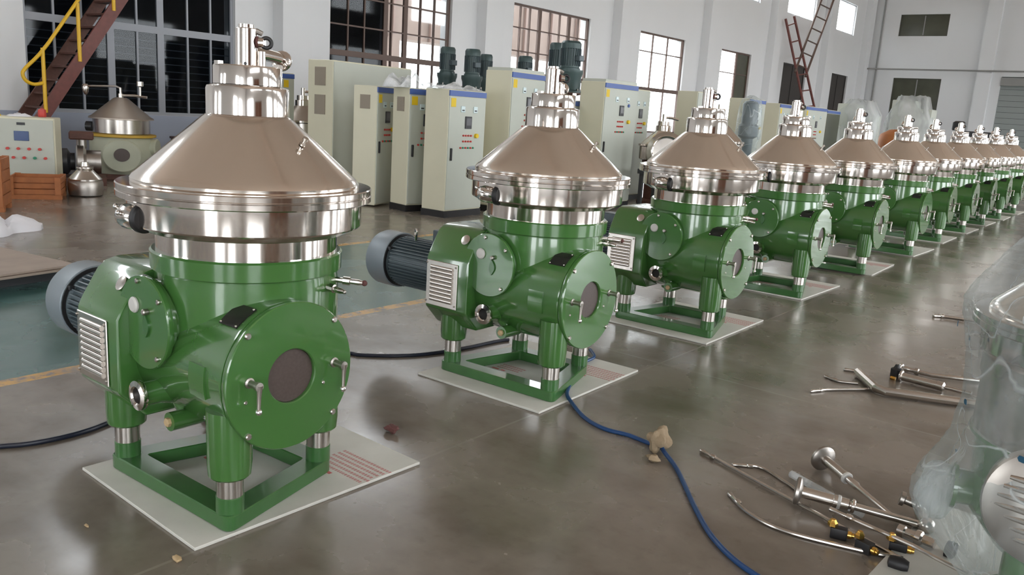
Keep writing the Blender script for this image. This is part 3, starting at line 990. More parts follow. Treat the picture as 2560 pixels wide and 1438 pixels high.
cabinet('short cream cabinet squeezed between two tall ones, right of the second separator', (-7.98, 11.25), 2, .40, .66, 1.75, plinth=.05, group=G_CAB)
def blue_btn(c, dr):
    MB().cyl((.012, .80, 1.72), (.03, .80, 1.72), .028, n=14).build('blue_lamp', 'blue', dr)
cabinet('tall cream cabinet with a blue lamp on its door, right of the second separator cone', (-7.45, 11.68), 2, .46, 1.10, 2.07, cap=True, extra=blue_btn, group=G_CAB)
cabinet('grey green cabinet in shadow just behind the cabinet with the blue lamp', (-8.05, 13.55), 4, .45, .75, 2.05, strip=False, group=G_CAB)
cabinet('plain cream cabinet side behind the neck of the third separator', (-7.49, 15.06), 3, .42, .8, 2.10, strip=False, lab=False, group=G_CAB)
cabinet('tall cream cabinet standing left of the wrapped upright column', (-7.52, 17.62), 3, .46, 1.0, 2.09, group=G_CAB)
cabinet('cream cabinet standing right of the wrapped upright column', (-7.80, 20.1), 3, .49, .85, 2.08, group=G_CAB)
cabinet('wide cream cabinet with blue strip behind the fourth separator', (-7.55, 21.2), 2, .45, 1.75, 2.08, group=G_CAB)
cabinet('dark olive cabinet with blue strip, last in the cabinet line', (-7.75, 23.4), 3, .45, 1.3, 2.06, front='olive', meters=0, screen=False, buttons=0, lab=False, group=G_CAB)
cabinet('pale cabinet with blue top strip far behind the first separator neck', (-11.95, 8.75), 2, .2, .26, 1.90, screen=False, meters=0, buttons=0, handle=False, group=G_CAB)

# crumpled film lying on top of the low cabinets
def sheet_heap(label, c, size, h, seed, mt='film_thick', name='plastic_sheet', nx=22, ny=16, cat='sheet', rz=0., thick=True):
    rnd = random.Random(seed)
    ph = [(rnd.uniform(3, 9), rnd.uniform(3, 9), rnd.uniform(0, 6), rnd.uniform(.25, 1)) for _ in range(7)]
    vs, fs = [], []
    def hh(u, v):
        e = max(0., 1 - (abs(u) ** 3)) * max(0., 1 - (abs(v) ** 3))
        s = sum(a * math.sin(p * u + q * v + r) for p, q, r, a in ph) / 3
        return max(.004, h * e ** .6 * (.55 + .45 * s + .25 * abs(math.sin(9 * u + 7 * v))))
    for i in range(nx + 1):
        for j in range(ny + 1):
            u, v = -1 + 2 * i / nx, -1 + 2 * j / ny
            wob = 1 + .12 * math.sin(5 * u + seed) + .1 * math.cos(6 * v + 2 * u)
            vs.append((u * size[0] / 2 * wob, v * size[1] / 2 * wob, hh(u, v)))
    n0 = len(vs)
    vs += [(x, y, 0.) for x, y, z in vs]
    k = ny + 1
    for i in range(nx):
        for j in range(ny):
            a = i * k + j
            fs.append((a, a + k, a + k + 1, a + 1))
            fs.append((n0 + a, n0 + a + 1, n0 + a + k + 1, n0 + a + k))
    for i in range(nx):
        fs += [(i * k, n0 + i * k, n0 + (i + 1) * k, (i + 1) * k), (i * k + ny, (i + 1) * k + ny, n0 + (i + 1) * k + ny, n0 + i * k + ny)]
    for j in range(ny):
        fs += [(j, j + 1, n0 + j + 1, n0 + j), (nx * k + j, n0 + nx * k + j, n0 + nx * k + j + 1, nx * k + j + 1)]
    o = MB().add(vs, fs).build(name, mt)
    o.location = c
    o.rotation_euler.z = rz
    return tag(o, label, cat)
sheet_heap('crumpled clear plastic sheet lying on top of the middle low cabinet', (-8.93, 8.72, 1.75), (.55, .62), .20, 3)
sheet_heap('flattened clear plastic sheet lying on top of the nearest low cabinet', (-8.12, 8.85, 1.76), (.44, .7), .09, 8)

# upright green-grey agitator drives behind the cabinets
def drive(label, x, y, zt, r=.14, zb=1.9):
    o = empty('upright_drive', (x, y, 0), random.uniform(-.5, .5), label, 'motor', 'upright motors rising behind the cabinets')
    mo = MB().prof((0, 0, zt - .50), (0, 0, 1), [(r * 1.1, 0), (r * 1.1, .03), (r, .04), (r, .36), (r * 1.07, .37), (r * 1.07, .46), (r * .9, .50), (0, .50)], 24).build('motor_body', 'gearbox', o)
    fb = MB()
    for k in range(26):
        fb.box((0, 0, 0), (r * .18, .008, .30), 0, Matrix.Translation((0, 0, zt - .28)) @ Matrix.Rotation(2 * PI * k / 26, 4, 'Z') @ Matrix.Translation((r * 1.03, 0, 0)))
    tag(fb.build('cooling_fins', 'motor', mo), kind='stuff')
    MB().box((r * 1.25, 0, zt - .30), (.13, .12, .10)).build('terminal_box', 'motor', mo, bevel=.01, seg=1)
    gb = MB().prof((0, 0, zb - .10), (0, 0, 1), [(r * 1.5, 0), (r * 1.5, .03), (r * 1.25, .05), (r * 1.3, zt - .5 - zb - .02), (r * 1.45, zt - .5 - zb + .04), (r * 1.45, zt - .5 - zb + .10)], 24).build('gear_case', 'gearbox', o)
    for k in range(6):
        a = k * PI / 3
        MB().cyl((r * 1.35 * math.cos(a), r * 1.35 * math.sin(a), zb - .08), (r * 1.35 * math.cos(a), r * 1.35 * math.sin(a), zb - .03), .015, n=6).build('bolt', 'steel_dull', gb)
    MB().prof((0, 0, zb - .7), (0, 0, 1), [(.26, 0), (.26, .02), (r * .9, .05), (r * .9, .55), (r * 1.5, .58), (r * 1.5, .60)], 24).build('pedestal', 'rust', o)
    MB().prof((0, 0, .25), (0, 0, 1), [(.18, -.12), (.25, 0), (.27, .05), (.27, zb - 1.0), (.25, zb - .93), (.20, zb - .90)], 32).build('vessel', 'steel_satin', o)
    for k in range(4):
        a = PI / 4 + k * PI / 2
        MB().cyl((.22 * math.cos(a), .22 * math.sin(a), 0), (.22 * math.cos(a), .22 * math.sin(a), .3), .03, n=10).build('leg', 'steel_satin', o)
    return o
drive('upright motor on gear case above the low cabinets, leftmost of the drives', -11.70, 12.5, 2.66, zb=2.0)
drive('second upright motor on gear case above the low cabinets', -11.0, 12.45, 2.62, zb=1.95)
drive('small dark upright motor third from left, half hidden by a tall cabinet', -11.55, 13.5, 2.61, .12)
drive('grey blue motor top peeping over the tall cabinet behind the second separator', -11.70, 15.0, 2.70, .15)
drive('dark left motor of the tall pair above the second separator', -9.62, 13.3, 2.82, .14, 2.0)
drive('grey green right motor of the tall pair above the second separator', -8.92, 12.75, 2.80, .17, 2.0)

# ------------------------------------------------------------------ left background
def crate(label, c, rz, s, nb=3):
    o = empty('wooden_crate', c, rz, label, 'crate', 'wooden crates on the left')
    w, d, h = s
    t = .018
    bh = (h - .06) / nb
    for sy in (-1, 1):
        for k in range(nb):
            MB().box((0, sy * (d / 2 - t / 2), .06 + bh * (k + .5)), (w, t, bh - .014)).build('plank', 'wood', o)
        for sx in (-1, 1):
            MB().box((sx * (w / 2 - .04), sy * (d / 2 + .011), .06 + (h - .06) / 2), (.07, .022, h - .06)).build('batten', 'wood', o)
    for sx in (-1, 1):
        for k in range(nb):
            MB().box((sx * (w / 2 - t / 2), 0, .06 + bh * (k + .5)), (t, d - 2 * t - .004, bh - .014)).build('plank', 'wood', o)
    MB().box((0, 0, .07), (w - .04, d - .04, .02)).build('bottom', 'wood', o)
    for sy in (-1, 1):
        MB().box((0, sy * (d / 2 - .05), .03), (w, .09, .06)).build('runner', 'wood', o)
    return o
crate('low open orange brown wooden crate on the floor before the left cabinet', (-11.86, 4.80, 0), math.radians(60), (.62, .55, .29))
crate('taller orange wooden crate cut by the left edge of the photo', (-10.94, 3.79, 0), math.radians(60), (.55, .5, .62), 4)
con = empty('control_console', (-12.75, 4.95, 0), math.radians(-32), 'cream control console with blue screen and rows of buttons at the far left', 'cabinet')
con.scale = (1, 1, .87)
MB().box((0, 0, .60), (.5, .98, 1.14)).build('body', 'cream', con, bevel=.01, seg=1)
MB().box((0, 0, .015), (.46, .94, .03)).build('plinth', 'dark', con)
cd = MB().box((.256, 0, .60), (.012, .94, 1.08)).build('door', 'cream_front', con, bevel=.003, seg=1)
MB().box((.266, .08, 1.07), (.01, .10, .04)).build('label_plate', 'dark', cd)
MB().box((.268, .08, .88), (.014, .18, .15)).build('display', 'bluescreen', cd, bevel=.004, seg=1)
for r_, n_, z in ((0, 4, .68), (1, 5, .54)):
    for k in range(n_):
        MB().cyl((.262, .10 + (k - (n_ - 1) / 2) * .13, z), (.29, .10 + (k - (n_ - 1) / 2) * .13, z), .022, n=12).build('push_button', ('red', 'greenb')[(k == 3) and r_ or 0], cd)
tag(MB().prof((-12.72, 5.26, 1.02), (0, 0, 1), [(.05, 0), (.055, .02), (.05, .10), (.0, .13)], 16).build('signal_beacon', 'red'), 'small red warning beacon standing on the far left console', 'beacon')
sheet_heap('yellow cloth lying on the left end of the far left console', (-12.85, 4.62, 1.02), (.20, .22), .11, 5, 'yellow', 'cloth', 10, 8, 'cloth')
sheet_heap('white crumpled rag lying on the middle of the far left console', (-12.72, 4.96, 1.02), (.16, .26), .05, 6, 'bag', 'rag', 10, 8, 'cloth')

# old separator with tan cone and pale painted body
old = empty('old_separator', (-13.95, 7.02, 0), math.radians(-28), 'old pale painted separator with tan cone under the barred window', 'machine')
old.scale = (1, 1, .89)
MB().prof((0, 0, .08), (0, 0, 1), [(.42, 0), (.46, .05), (.50, .25), (.50, .62), (.46, .70)], 40).build('body', 'cream_mach', old)
MB().box((0, 0, .05), (.95, .85, .10)).build('base', 'rust', old, bevel=.01, seg=1)
MB().prof((.30, 0, .45), (1, 0, 0), [(.30, 0), (.30, .24), (.28, .26), (0, .26)], 40).build('gear_drum', 'cream_mach', old)
MB().prof((.565, 0, .47), (1, 0, 0), [(.12, 0), (.12, .012), (0, .014)], 28).build('sight_disc', 'brown_film', old)
MB().prof((.10, .38, .60), (.35, 1, 0), [(.16, 0), (.16, .16), (.14, .18), (0, .18)], 28).build('side_cover', 'cream_mach', old)
MB().prof((0, 0, .77), (0, 0, 1), [(.50, 0), (.53, .01), (.53, .05), (.47, .06)], 48).build('rim', 'mustard', old)
MB().prof((0, 0, .83), (0, 0, 1), [(.42, 0), (.44, .01), (.44, .26), (.42, .27)], 48).build('bowl_barrel', 'steel_satin', old)
MB().prof((0, 0, 1.09), (0, 0, 1), [(.46, 0), (.50, .005), (.50, .03), (.45, .06), (.12, .38), (.08, .40), (0, .40)], 48).build('hood_cone', 'sepia_steel', old)
MB().cyl((0, 0, 1.48), (0, 0, 1.56), .045, n=16).build('neck', 'steel_satin', old)
MB().tube([(0, 0, 1.56), (0, 0, 1.66), (-.06, -.06, 1.69), (-.30, -.42, 1.67), (-.38, -.54, 1.66)], .022, 10).build('feed_arm', 'steel_satin', old)
MB().prof((-.38, -.54, 1.56), (0, 0, 1), [(.02, -.06), (.05, 0), (.06, .10), (.04, .14)], 14).build('arm_valve', 'steel_satin', old)
MB().tube([(.0, 0, 1.53), (.12, .22, 1.54), (.18, .40, 1.52)], .025, 10).build('outlet_arm', 'steel_satin', old)
MB().prof((.16, .30, 1.54), (0, 0, 1), [(.018, 0), (.018, .16), (.055, .18), (.055, .26), (.03, .27)], 14).build('hand_valve', 'steel_satin', old)
MB().prof((-.15, -.44, .93), (-.3, -1, 0), [(.09, 0), (.09, .10), (.0, .11)], 20).build('nozzle', 'dark', old)

def small_bowl(label, c, s=1.):
    o = empty('separator_bowl', c, 0, label, 'bowl')
    o.scale = (s, s, s)
    MB().prof((0, 0, 0), (0, 0, 1), [(.20, 0), (.23, .02), (.24, .10), (.24, .20), (.22, .24)], 32).build('bowl_body', 'steel_dull', o)
    MB().prof((0, 0, .235), (0, 0, 1), [(.23, 0), (.23, .02), (.10, .16), (.08, .17)], 32).build('bowl_hood', 'steel_satin', o)
    MB().prof((0, 0, .40), (0, 0, 1), [(.11, 0), (.12, .01), (.12, .03), (.06, .04), (.05, .10), (0, .10)], 24).build('lock_ring', 'steel_satin', o)
    return o
small_bowl('small steel separator bowl standing on the floor right of the low crate', (-11.80, 5.40, 0), .93)
# old pump and gear parts piled behind it
pm = empty('old_pump', (-13.25, 5.92, 0), math.radians(-25), 'dark greasy pump assembly behind the small steel bowl', 'pump')
MB().box((0, 0, .06), (.55, .85, .12)).build('base', 'rust', pm)
MB().prof((0, -.42, .34), (0, 1, 0), [(.0, 0), (.19, .02), (.20, .05), (.20, .32), (.13, .36), (.13, .42)], 28).build('pump_motor', 'dark', pm)
MB().prof((0, .02, .34), (0, 1, 0), [(.24, 0), (.26, .02), (.26, .10), (.18, .14), (.18, .34), (0, .35)], 28).build('pump_case', 'steel_dull', pm)
MB().cyl((0, .1, .55), (0, .1, .72), .07, n=18).build('pump_neck', 'steel_dull', pm)
MB().box((0, .1, .74), (.3, .34, .12)).build('flange_box', 'rust', pm, bevel=.02, seg=1)
# dark stack of parts right of the old machine
for (lab, x, y, w, h, mt_, z) in (('rusty steel drum lid box behind the old pale separator', -14.35, 8.55, .7, .62, 'rust', 0),
                                  ('brown parts box standing behind the dark pump near the console', -14.35, 5.70, .5, .58, 'wood', 0),
                                  ('dark steel parts box near the wall below the barred window', -14.6, 9.55, .8, .50, 'dark', 0)):
    bx = empty('parts_box', (x, y, z), random.uniform(-.4, .1), lab, 'box')
    MB().box((0, 0, h / 2), (w * .7, w, h)).build('case', mt_, bx, bevel=.015, seg=1)
    MB().box((0, 0, h + .02), (w * .74, w * 1.05, .04)).build('lid', mt_, bx, bevel=.006, seg=1)

# steel staircase with yellow rail
st = empty('staircase', (-14.9, 6.05, 0), 0, 'red brown steel staircase with yellow handrail at the upper left', 'stairs')
def sl(y): return .97 + (y - 6.05) * 1.47
ya, yb = 5.45, 9.6
for (x, mt_) in ((.32, 'red_rust'), (-.36, 'rust')):
    g = MB()
    n_ = Vector((0, -1.47, 1)).normalized() * .10
    pts = [(ya, sl(ya)), (yb, sl(yb))]
    g.add([(x - .02 + dx, y - 6.05 + s * n_.y, z + s * n_.z) for dx in (0, .04) for (y, z) in pts for s in (-1, 1)],
          [(0, 2, 3, 1), (4, 5, 7, 6), (0, 1, 5, 4), (2, 6, 7, 3), (0, 4, 6, 2), (1, 3, 7, 5)])
    g.build('stringer', mt_, st)
k = 0
y = ya + .06
while y < yb - .1:
    MB().box((-.02, y - 6.05, sl(y)), (.66, .20, .03)).build('tread', 'rust', st)
    y += .155
for yy in (6.08, 6.66, 7.26, 7.9, 8.6, 9.3):
    MB().cyl((.345, yy - 6.05, sl(yy)), (.345, yy - 6.05, sl(yy) + (1.02 if yy < 6.5 else .93)), .030, n=12).build('rail_post', 'rail_yellow', st)
MB().tube([(.345, yb - 6.05, sl(yb) + .92), (.345, .6, 2.83 - .02), (.345, .05, 2.02), (.345, -.24, 1.70), (.345, -.29, 1.60), (.345, -.24, 1.50), (.345, -.12, 1.455), (.345, .03, 1.49)], .028, 12, smooth=5).build('handrail', 'rail_yellow', st)

# plywood on a pallet, plastic bag
ply = empty('plywood_stack', (-7.35, 2.35, 0), math.radians(10), 'greyed plywood sheet on dark runners cut by the left edge', 'sheet')
MB().box((0, 0, .115), (1.65, .95, .018)).build('sheet', 'ply', ply)
MB().box((.02, .01, .135), (1.58, .90, .014)).build('sheet', 'ply', ply)
for x in (-.6, 0, .58):
    MB().box((x, 0, .053), (.10, .85, .104)).build('runner', 'dark', ply)
sheet_heap('white plastic bag lying on the floor at the left edge', (-9.35, 3.22, 0), (.75, .85), .24, 11, 'bag', 'plastic_bag', cat='bag', rz=.5)

# ------------------------------------------------------------------ far objects beyond the row
def wrapped_machine(label, x, y, r, h, boxes, grp='film wrapped machines at the far end'):
    o = empty('wrapped_machine', (x, y, 0), 0, label, 'machine', grp)
    for (dx, dy, w, d_, z0, z1) in boxes:
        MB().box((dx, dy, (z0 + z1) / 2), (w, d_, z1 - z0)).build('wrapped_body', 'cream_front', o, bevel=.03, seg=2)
    rnd = random.Random(int(x * 10))
    pr = []
    n = 26
    g = MB()
    vs, fs = [], []
    zs = [0.02, .3, .6, .9, 1.2, 1.5, 1.8, 2.0, h]
    for j, z in enumerate(zs):
        for i in range(n):
            a = 2 * PI * i / n
            rr_ = r * (1.0 + .05 * math.sin(3 * a + z * 2)) * (.62 if j == len(zs) - 1 else 1) + rnd.uniform(-.03, .03)
            vs.append((rr_ * math.cos(a), rr_ * math.sin(a) * 1.1, z + rnd.uniform(-.03, .03) * (j > 0)))
    for j in range(len(zs) - 1):
        for i in range(n):
            fs.append((j * n + i, j * n + (i + 1) % n, (j + 1) * n + (i + 1) % n, (j + 1) * n + i))
    fs.append(tuple(range((len(zs) - 1) * n, len(zs) * n)))
    g.add(vs, fs).build('wrapping_film', 'film_grey', o, angle=80)
    return o
wrapped_machine('left grey film wrapped machine near the far corner', -7.55, 25.6, .62, 2.42, [(-.25, -.05, .55, .7, .1, 2.3), (.28, .1, .5, .6, .1, 2.0)])
wrapped_machine('right grey film wrapped machine before the far wall window', -7.05, 29.4, .72, 2.75, [(-.2, 0, .7, .7, .1, 2.6), (.35, .1, .6, .7, .1, 2.35)])
# slim wrapped column by the fourth separator
wc = empty('wrapped_column', (-7.08, 16.67, 0), .3, 'slim upright motor column wrapped in clear film between two cream cabinets', 'machine')
MB().prof((0, 0, .1), (0, 0, 1), [(.24, 0), (.24, .35), (.12, .45), (.12, 1.15), (.20, 1.2), (.20, 1.4), (.16, 1.45), (.16, 1.85), (.12, 1.9), (0, 1.92)], 24).build('motor_column', 'motor', wc)
MB().prof((0, 0, .02), (0, 0, 1), [(.30, 0), (.31, .5), (.22, .7), (.21, 1.1), (.26, 1.3), (.24, 1.8), (.20, 2.02), (.05, 2.1), (0, 2.1)], 20).build('wrapping_film', 'film', wc)
# orange tank, black machine, steel bench with pipes
ot = empty('orange_tank', (-6.75, 27.0, 0), 0, 'rounded orange and yellow tank between the wrapped machines', 'tank')
MB().prof((0, 0, .25), (0, 0, 1), [(.2, -.1), (.50, 0), (.58, .12), (.58, 1.0), (.50, 1.25), (.25, 1.4), (0, 1.42)], 32).build('shell', 'orange_stuff', ot)
for k in range(4):
    a = PI / 4 + k * PI / 2
    MB().cyl((.42 * math.cos(a), .42 * math.sin(a), 0), (.42 * math.cos(a), .42 * math.sin(a), .4), .04, n=8).build('leg', 'dark', ot)
bm_ = empty('black_machine', (-4.35, 24.6, 0), 0, 'black machine head with long arm above the far separators', 'machine')
MB().prof((-.35, 0, 1.72), (0, 0, 1), [(.14, 0), (.16, .02), (.16, .20), (.10, .24), (0, .24)], 20).build('head', 'black', bm_)
MB().box((.08, 0, 1.64), (.95, .22, .16)).build('arm', 'dark', bm_, bevel=.02, seg=1)
MB().box((-.22, 0, 1.45), (.34, .3, .22)).build('drive_box', 'black', bm_, bevel=.02, seg=1)
MB().prof((-.20, 0, 1.22), (0, 0, 1), [(.08, 0), (.12, .12)], 14).build('blue_cup', 'blue', bm_)
MB().cyl((.35, 0, .0), (.35, 0, 1.6), .09, n=16).build('column', 'dark', bm_)
MB().box((.1, 0, .05), (.9, .6, .1)).build('base', 'dark', bm_)
# steel skid of pipework at the far right edge
sk = empty('pipe_skid', (-1.25, 21.4, 0), .15, 'polished steel pipe rack at the far right edge of the row', 'pipework')
for z in (1.36, 1.50, 1.60):
    MB().tube([(-.9, 0, z), (1.6, -.2, z - .03)], .022, 8).build('pipe', 'steel', sk)
for x in (-.85, -.1, .7, 1.5):
    MB().cyl((x, -.08, 0), (x, -.08, 1.62), .025, n=8).build('upright', 'steel', sk)
for x in (-.5, .3, 1.1):
    MB().prof((x, -.05, 1.50), (0, 0, 1), [(.04, 0), (.06, .02), (.06, .07), (.02, .09), (.02, .14), (.05, .15), (.05, .17)], 14).build('valve', 'steel_satin', sk)
# half assembled steel bowls behind the cabinet with the blue lamp
def steel_sep(label, x, y, s=1., cone='cone_steel', z=0.):
    o = empty('bare_separator', (x, y, z), random.uniform(0, 3), label, 'machine', 'bare steel separators behind the row')
    o.scale = (s, s, s)
    MB().prof((0, 0, 0), (0, 0, 1), [(.40, 0), (.40, .06), (.28, .10), (.28, .6), (.36, .7), (.36, .86)], 32).build('pedestal', 'rust', o)
    MB().prof((0, 0, .86), (0, 0, 1), [(.40, 0), (.43, .02), (.43, .26), (.40, .27)], 40).build('bowl_barrel', 'steel_satin', o)
    MB().prof((0, 0, 1.13), (0, 0, 1), [(.42, 0), (.46, .005), (.46, .04), (.42, .05)], 40).build('clamp_flange', 'steel', o)
    MB().prof((0, 0, 1.18), (0, 0, 1), [(.42, 0), (.15, .26), (.0, .26)], 40).build('hood_cone', cone, o)
    MB().prof((0, 0, 1.43), (0, 0, 1), [(.15, 0), (.15, .11), (.12, .12), (.12, .2), (.04, .2), (.04, .34), (0, .34)], 28).build('neck', 'steel', o)
    MB().tube([(0, 0, 1.7), (.12, .1, 1.7), (.24, .16, 1.67)], .025, 10).build('outlet_pipe', 'steel', o)
    return o
steel_sep('bare separator with brown cone behind the neck of the third separator', -6.55, 14.1, 1.05)
steel_sep('bare steel separator just right of the cabinet with the blue lamp', -7.45, 13.75, .92)
steel_sep('bare separator with tan cone seen between the nearest separator neck and the tall vented cabinet', -12.5, 9.62, .95, 'sepia_steel')
lyi = empty('lying_bowl', (-6.75, 12.75, .0), 0, 'steel bowl on dark trestle lying on its side by the blue lamp cabinet', 'bowl')
MB().prof((0, -.15, 1.0), (.5, -.8, .1), [(.24, 0), (.30, .05), (.32, .2), (.25, .26), (0, .27)], 32).build('bowl_body', 'steel_satin', lyi)
MB().torus((.17, -.42, 1.03), (.5, -.8, .1), .24, .02, 30, 8).build('bowl_rim', 'steel', lyi)
MB().box((0, -.1, .66), (.7, .6, .08)).build('trestle_top', 'dark', lyi)
for sx in (-.3, .3):
    for sy in (-.33, .13):
        MB().box((sx, sy, .31), (.06, .06, .62)).build('leg', 'dark', lyi)

# ladders against the wall
def ladder(label, a0, a1, b0, b1, n, mt='rust'):
    o = empty('ladder', (0, 0, 0), 0, label, 'ladder', 'steel ladders by the far left wall')
    A0, A1, B0, B1 = [Vector(v) for v in (a0, a1, b0, b1)]
    base = (A0 + B0) / 2
    o.location = base
    for p, q in ((A0, A1), (B0, B1)):
        MB().cyl(p - base, q - base, .055, n=8).build('rail', mt, o)
    for k in range(n):
        t_ = (k + .6) / n
        MB().cyl(A0.lerp(A1, t_) - base, B0.lerp(B1, t_) - base, .032, n=6).build('rung', mt, o)
    return o
ladder('left ladder of the crossed pair leaning at the far left wall', (-13.9, 41.2, .0), (-15.0, 38.0, 6.25), (-13.9, 42.8, .0), (-15.0, 38.95, 6.5), 9, 'red_rust')
ladder('right ladder of the crossed pair, reaching up to the high window', (-14.6, 38.9, 4.0), (-15.0, 43.3, 9.4), (-14.6, 40.3, 3.9), (-15.0, 44.9, 9.4), 9, 'frame_brown')

# ------------------------------------------------------------------ right foreground: wrapped separator
wsep = copy_tree(proto, None, ('motor', 'gear_drum', 'housing_fillet', 'end_cover', 'clamp_handle', 'name_plate', 'raised_pad', 'coupling_housing', 'oval_tag', 'louvre_panel',
                               'side_cover', 'side_outlet', 'drain_boss', 'drain_neck', 'grease_valve', 'discharge_nozzle', 'lower_band', 'leg', 'base_frame'))
wsep.name = 'wrapped_separator'
wsep.location = (-.06, 3.12, 0)
wsep.scale = (.84, .84, .84)
tag(wsep, 'separator wrapped in clear film, cut by the right edge of the photo', 'machine', ' ')
del wsep['group']
MB().prof((0, 0, .735), (0, 0, 1), [(.39, 0), (.402, .004), (.402, .225), (.41, .23), (.41, .300), (.38, .31)], 64).build('bowl_casing', 'steel_satin', wsep)
MB().prof((0, 0, .26), (0, 0, 1), [(.20, 0), (.27, .03), (.34, .12), (.38, .24), (.385, .46), (.41, .465), (.41, .480), (.35, .482)], 56).build('lower_housing', 'green', wsep)
for (x, y) in ((.18, -.16), (-.13, -.18), (0, .2)):
    lg = MB().prof((x, y, .12), (0, 0, 1), [(.06, 0), (.068, .006), (.068, .2)], 24).build('leg', 'green', wsep)
    MB().cyl((x, y, .035), (x, y, .125), .048, n=20).build('leg_collar', 'steel_satin', lg)
MB().prof((0, 0, .017), (0, 0, 1), [(.28, 0), (.28, .018), (.16, .018), (.16, 0)], 40, closed=True).build('base_ring', 'green_dull', wsep)
dm = MB().prof((-.075, -.30, .585), (.05, -1, .10), [(.212, 0), (.212, .120), (.205, .135), (.17, .150), (.09, .158), (0, .160)], 48).build('louvred_dome', 'dome_steel', wsep)
for k in range(7):
    z = .475 + .036 * k
    hw = .165 - .014 * abs(k - 3)
    MB().tube([(-.075 - hw, -.450, z), (-.075, -.466, z + .002), (-.075 + hw, -.452, z)], [.008, .015, .008], 10, smooth=3).build('louvre', 'steel', dm)
MB().prof((-.28, -.14, .50), (-1, -.30, 0), [(.11, 0), (.10, .05), (.07, .07), (.07, .12), (.09, .125), (.09, .14), (0, .14)], 30).build('side_flange', 'green', wsep)
def envelope():
    nA, vs, fs = 84, [], []
    prof = [(.03, .30, .0), (.10, .31, .01), (.18, .36, .03), (.28, .42, .05), (.38, .455, .09), (.46, .465, .10), (.54, .46, .09), (.62, .455, .05), (.70, .45, .02), (.85, .45, 0), (1.00, .455, 0),
            (1.12, .475, 0), (1.18, .495, 0), (1.24, .50, 0), (1.30, .475, 0), (1.38, .42, 0), (1.45, .37, 0), (1.50, .33, 0), (1.56, .27, 0), (1.66, .19, 0), (1.78, .12, 0), (1.86, .05, 0)]
    rnd = random.Random(4)
    ph = [(rnd.randint(3, 17), rnd.uniform(4, 16), rnd.uniform(0, 6)) for _ in range(9)]
    rows = []
    for i in range(len(prof) - 1):
        for k in range(4):
            t_ = k / 4
            rows.append(tuple(prof[i][q] * (1 - t_) + prof[i + 1][q] * t_ for q in range(3)))
    rows.append(prof[-1])
    for z, r0, bl in rows:
        for i in range(nA):
            a = 2 * PI * i / nA
            d1 = math.cos(a - math.radians(198))
            d3 = math.cos(a + PI / 2)
            r_ = r0 + bl * max(0, d1) ** 6 + bl * 1.1 * max(0, d3) ** 1.5
            w_ = sum(math.sin(p * a + q * z + f) for p, q, f in ph) / 9
            w2 = abs(math.sin(5 * a + 9 * z)) * abs(math.sin(7 * z + 3 * a))
            r_ += .014 * w_ + .010 * w2 + .004 * rnd.uniform(-1, 1) * (z < 1.6)
            vs.append((r_ * math.cos(a), r_ * math.sin(a), z + .006 * math.sin(6 * a)))
    for j in range(len(rows) - 1):
        for i in range(nA):
            fs.append((j * nA + i, j * nA + (i + 1) % nA, (j + 1) * nA + (i + 1) % nA, (j + 1) * nA + i))
    return MB().add(vs, fs)
env = envelope().build('wrapping_film', 'film', wsep, angle=75)
lobe = MB().sphere((-.455, -.17, .46), .095, 20, (.85, 1.1, 1.25))
lobe.v = [(x + .008 * math.sin(40 * y + 30 * z), y + .008 * math.sin(35 * z + 20 * x), z) for x, y, z in lobe.v]
lobe.build('gathered_film', 'film_thick', wsep)
for (a, z, s_) in ((-168, 1.13, .024), (-161, 1.09, .018), (-150, .86, .022), (-112, .76, .026), (-118, .54, .022), (-150, .66, .014), (-125, .22, .018)):
    aa = math.radians(a)
    r_ = .512 if 1.1 < z else (.47 if z > .6 else .50)
    T = Matrix.Translation((r_ * math.cos(aa), r_ * math.sin(aa), z)) @ Matrix.Rotation(aa, 4, 'Z')
    q = MB()
    q.add([(0, s_ * .5 * math.cos(k * PI / 4 + .3) * (1 + .3 * (k % 3)), s_ * .45 * math.sin(k * PI / 4) * (1 + .25 * (k % 2))) for k in range(8)] + [(.002, s_ * .5 * math.cos(k * PI / 4 + .3) * (1 + .3 * (k % 3)), s_ * .45 * math.sin(k * PI / 4) * (1 + .25 * (k % 2))) for k in range(8)],
          [tuple(range(8)), tuple(reversed(range(8, 16)))] + [(k, (k + 1) % 8, 8 + (k + 1) % 8, 8 + k) for k in range(8)], T)
    q.build('blue_print_mark', 'blue_ink', wsep)
board('packing_board', (-.05, 3.22, 0), math.radians(-3), 'white packing board with red print at the bottom right corner', True, (1.08, 1.06), 'white boards under the separators')
# a machine of the right-hand row far away
far = copy_tree(proto, None, ('bolt', 'screw', 'rivet', 'louvre', 'lug', 'motor'))
far.location = (-1.38, 16.55, 0)
far.rotation_euler.z = PI
tag(far, 'green separator of the right hand row, cut by the right edge far away', 'machine', G_SEP)
board('packing_board', (-1.35, 16.5, 0), 0, 'white board under the far separator at the right edge', False, (.9, 1.06), 'white boards under the separators')

